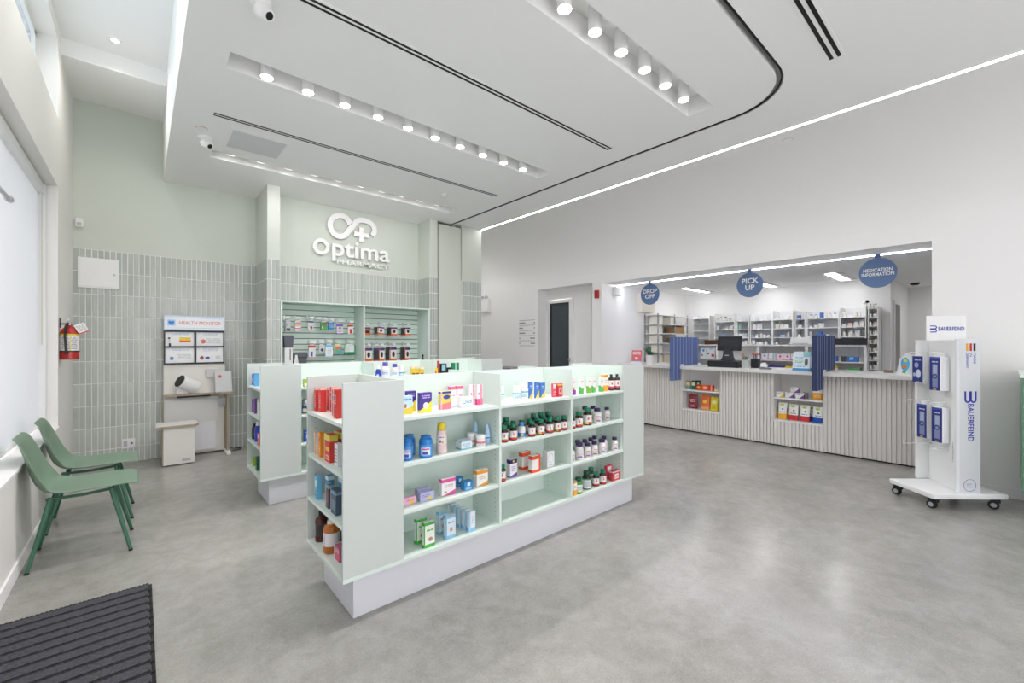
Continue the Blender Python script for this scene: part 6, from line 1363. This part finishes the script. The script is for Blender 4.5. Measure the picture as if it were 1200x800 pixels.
# ------------------------------------------------------------------ brace display stand on castors
sd = thing('display_stand', 'white wheeled brace display stand by the right wall', 'display stand', (5.455, 0.18, 0), -math.radians(41.8))
MB().prism([(-0.315, 0.0), (0.33, 0.0), (0.33, 0.45), (-0.315, 0.45)], 0.10, 0.145).build('base', M_WHITEM, sd, bevel=0.008)
M_HUB = mat('grey_hub', '#9EA0A3', 0.4)
for x, y in ((-0.26, 0.06), (0.27, 0.05), (-0.27, 0.40), (0.27, 0.40)):
    c = MB().box(-0.018, 0.018, -0.03, 0.03, 0.06, 0.099).build('castor', M_BLACK, sd, (x, y, 0), (0, 0, 0.5 + x))
    MB().lathe([(0.034, -0.016), (0.036, -0.01), (0.036, 0.01), (0.034, 0.016)], 18).build('wheel', M_RUB, c, (0, 0.012, 0.036), (0, PI / 2, 0), smooth=True)
    MB().lathe([(0.02, -0.0175), (0.02, 0.0175)], 14).build('hub', M_HUB, c, (0, 0.012, 0.036), (0, PI / 2, 0))
MB().prism([(-0.05, 0.075), (0.14, 0.075), (0.095, 0.46), (0.075, 0.46)], 0.146, 1.49).build('column', M_WHITEM, sd)
fa = MB().prism([(-0.06, 0.062), (-0.045, 0.046), (0.135, 0.046), (0.15, 0.062), (0.15, 0.075), (-0.06, 0.075)], 0.146, 1.502).build('fascia', mat('satin_white', '#DADDE0', 0.35), sd)
MB().prism([(-0.04, 0.455), (0.10, 0.455), (0.10, 0.475), (-0.04, 0.475)], 0.146, 1.495).build('rear_fascia', M_WHITEM, sd)
hd = MB().box(-0.19, 0.17, 0.20, 0.206, 1.491, 1.715).build('header', M_WHITE, sd)
M_BF = mat('brand_blue', '#3340A8', 0.45)
def icon(parent, m, ox, oz, s, y, horizontal):
    b = MB()
    def U(cx):
        pts = [(cx - .22, 1.0)] + [(cx - .22 * math.cos(a * PI / 10), .25 - .25 * math.sin(a * PI / 10)) for a in range(11)] + [(cx + .22, 1.0)]
        return pts
    for cx in (0.24, 0.76):
        P = U(cx)
        if horizontal: P = [(1 - p[1], p[0]) for p in P]
        rb_ = ribbon([(ox + p[0] * s, oz + p[1] * s) for p in P], s * 0.15, y - 0.0012, y); b.add(rb_.v, rb_.f)
    b.build('brand_icon', m, parent)
icon(hd, M_BF, -0.158, 1.566, 0.058, 0.1995, True)
text('brand_text', 'BAUERFEIND', 0.05, M_BF, hd, (0.035, 0.199, 1.595), FACE_Y, 0.0005, 0.0008, width=0.235)
ROT_V = (PI / 2, PI / 2, 0)
icon(fa, M_BF, 0.0, 0.945, 0.095, 0.0455, False)
text('brand_text', 'BAUERFEIND', 0.068, M_BF, fa, (0.048, 0.0452, 0.765), ROT_V, 0.0006, 0.001, width=0.33)
for x, c, nm in ((0.009, '#E0A52C', 'gold'), (0.041, '#CF3A2F', 'red'), (0.073, '#17181C', 'black')):
    MB().box(x, x + 0.018, 0.0445, 0.0458, 1.395, 1.462).build('flag_bar', mat('bar_' + nm, c, 0.4), fa)
for x, s, zc in ((0.018, 'GERMANY', 1.312), (0.050, 'IN', 1.362), (0.082, 'MADE', 1.332)):
    text('origin_text', s, 0.03, M_BF, fa, (x, 0.0452, zc), ROT_V, 0.0004, width={'GERMANY': 0.135, 'IN': 0.03, 'MADE': 0.09}[s])
rg = [(0.042 + 0.053 * math.cos(a * PI / 20), 0.21 + 0.053 * math.sin(a * PI / 20)) for a in range(41)]
ribbon(rg, 0.003, 0.0448, 0.0458).build('seal_ring', M_BF, fa)
MB().box(0.005, 0.079, 0.0448, 0.0458, 0.192, 0.199).box(0.012, 0.05, 0.0448, 0.0458, 0.212, 0.216).box(0.012, 0.06, 0.0448, 0.0458, 0.222, 0.226).build('seal_lines', mat('seal_ink', '#8C93B8', 0.5), fa)
for k in range(9): MB().box(-0.047 + 0.125 / 0.385 * 0.05 - 0.013, -0.045 + 0.125 / 0.385 * 0.05 - 0.012, 0.108, 0.113, 0.40 + k * 0.02, 0.41 + k * 0.02).build('peg_slot', M_GREY, sd)
ACR = mat('clear_acrylic', '#F2F4F6', 0.1, alpha=0.55)
for x0, x1, y, z in ((0.06, -0.16, 0.40, 1.375), (0.0, -0.16, 0.20, 1.375), (0.05, -0.20, 0.40, 0.918), (0.0, -0.16, 0.20, 0.918), (0.05, -0.22, 0.40, 0.50), (0.0, -0.16, 0.20, 0.50), (0.12, 0.32, 0.25, 1.42), (0.12, 0.32, 0.25, 1.13)):
    MB().tube([(x0, y, z), (x1, y, z), (x1 + (0.004 if x1 < 0 else -0.004), y, z + 0.015)], 0.004, 6).build('peg_hook', ACR, sd)
MB().box(-0.012, 0.02, 0.10, 0.30, 0.46, 0.475).build('shelf_strip', ACR, sd)
pkA = art('brace_pack', '#26327F', [('band', .93, 1, '#3E4FA8'), ('rect', .28, .78, .1, .78, '#7F8AB0'), ('rect', .34, .72, .5, .76, '#A9B2CC'), ('disc', .5, .42, .24, .07, '#1D2766'), ('disc', .5, .42, .15, .04, '#8791B8'), ('text', .2, .8, .83, .9, 1, '#C9CFE6'), ('rect', .35, .65, .02, .05, '#D9A94A')], 0.3)
pkB = art('brace_pack_b', '#26327F', [('text', .2, .8, .83, .9, 1, '#C9CFE6'), ('disc', .4, .66, .2, .1, '#9AA4C6'), ('disc', .58, .34, .22, .16, '#C9CFDE'), ('disc', .2, .3, .12, .07, '#B5BDD6'), ('rect', .35, .65, .02, .05, '#D9A94A')], 0.3)
M_SPINE = art('brace_spine', '#E9EAEC', [('rect', .3, .7, .03, .07, '#6B76B8'), ('text', .3, .7, .2, .9, 8, '#D0D2DA')])
cs, sn = math.cos(-math.radians(41.8)), math.sin(-math.radians(41.8))
def stand_pt(x, y, z): return (5.455 + x * cs - y * sn, 0.18 + x * sn + y * cs, z)
for lb, xf, y0, y1, z0, z1, n, m in [('upper far', -0.085, 0.345, 0.455, 1.085, 1.34, 2, pkB), ('upper near', -0.115, 0.15, 0.25, 1.03, 1.34, 4, pkA), ('lower far', -0.05, 0.345, 0.445, 0.555, 0.88, 2, pkA), ('lower near', -0.095, 0.15, 0.25, 0.556, 0.875, 3, pkA)]:
    W, H = y1 - y0, z1 - z0
    for k in range(n):
        b = MB(); b.mi(1).box(-W / 2, W / 2, 0.0, 0.0195, 0, H); b.mi(0).box(-W / 2 + 0.002, W / 2 - 0.002, -0.001, 0.0, 0.002, H - 0.002)
        o = b.build('brace_pack', [m, M_SPINE], None, stand_pt(xf + 0.0215 * k, (y0 + y1) / 2, z0), (0, 0, -math.radians(41.8) - PI / 2))
        tag(o, '%s blue brace carton of the %s stack on the display stand' % (['front', 'second', 'third', 'fourth'][k], lb), 'carton', 'brace cartons on the display stand')
        MB().box(-0.018, 0.018, 0.010, 0.012, H, H + 0.03).build('hang_tab', M_WHITE, o)
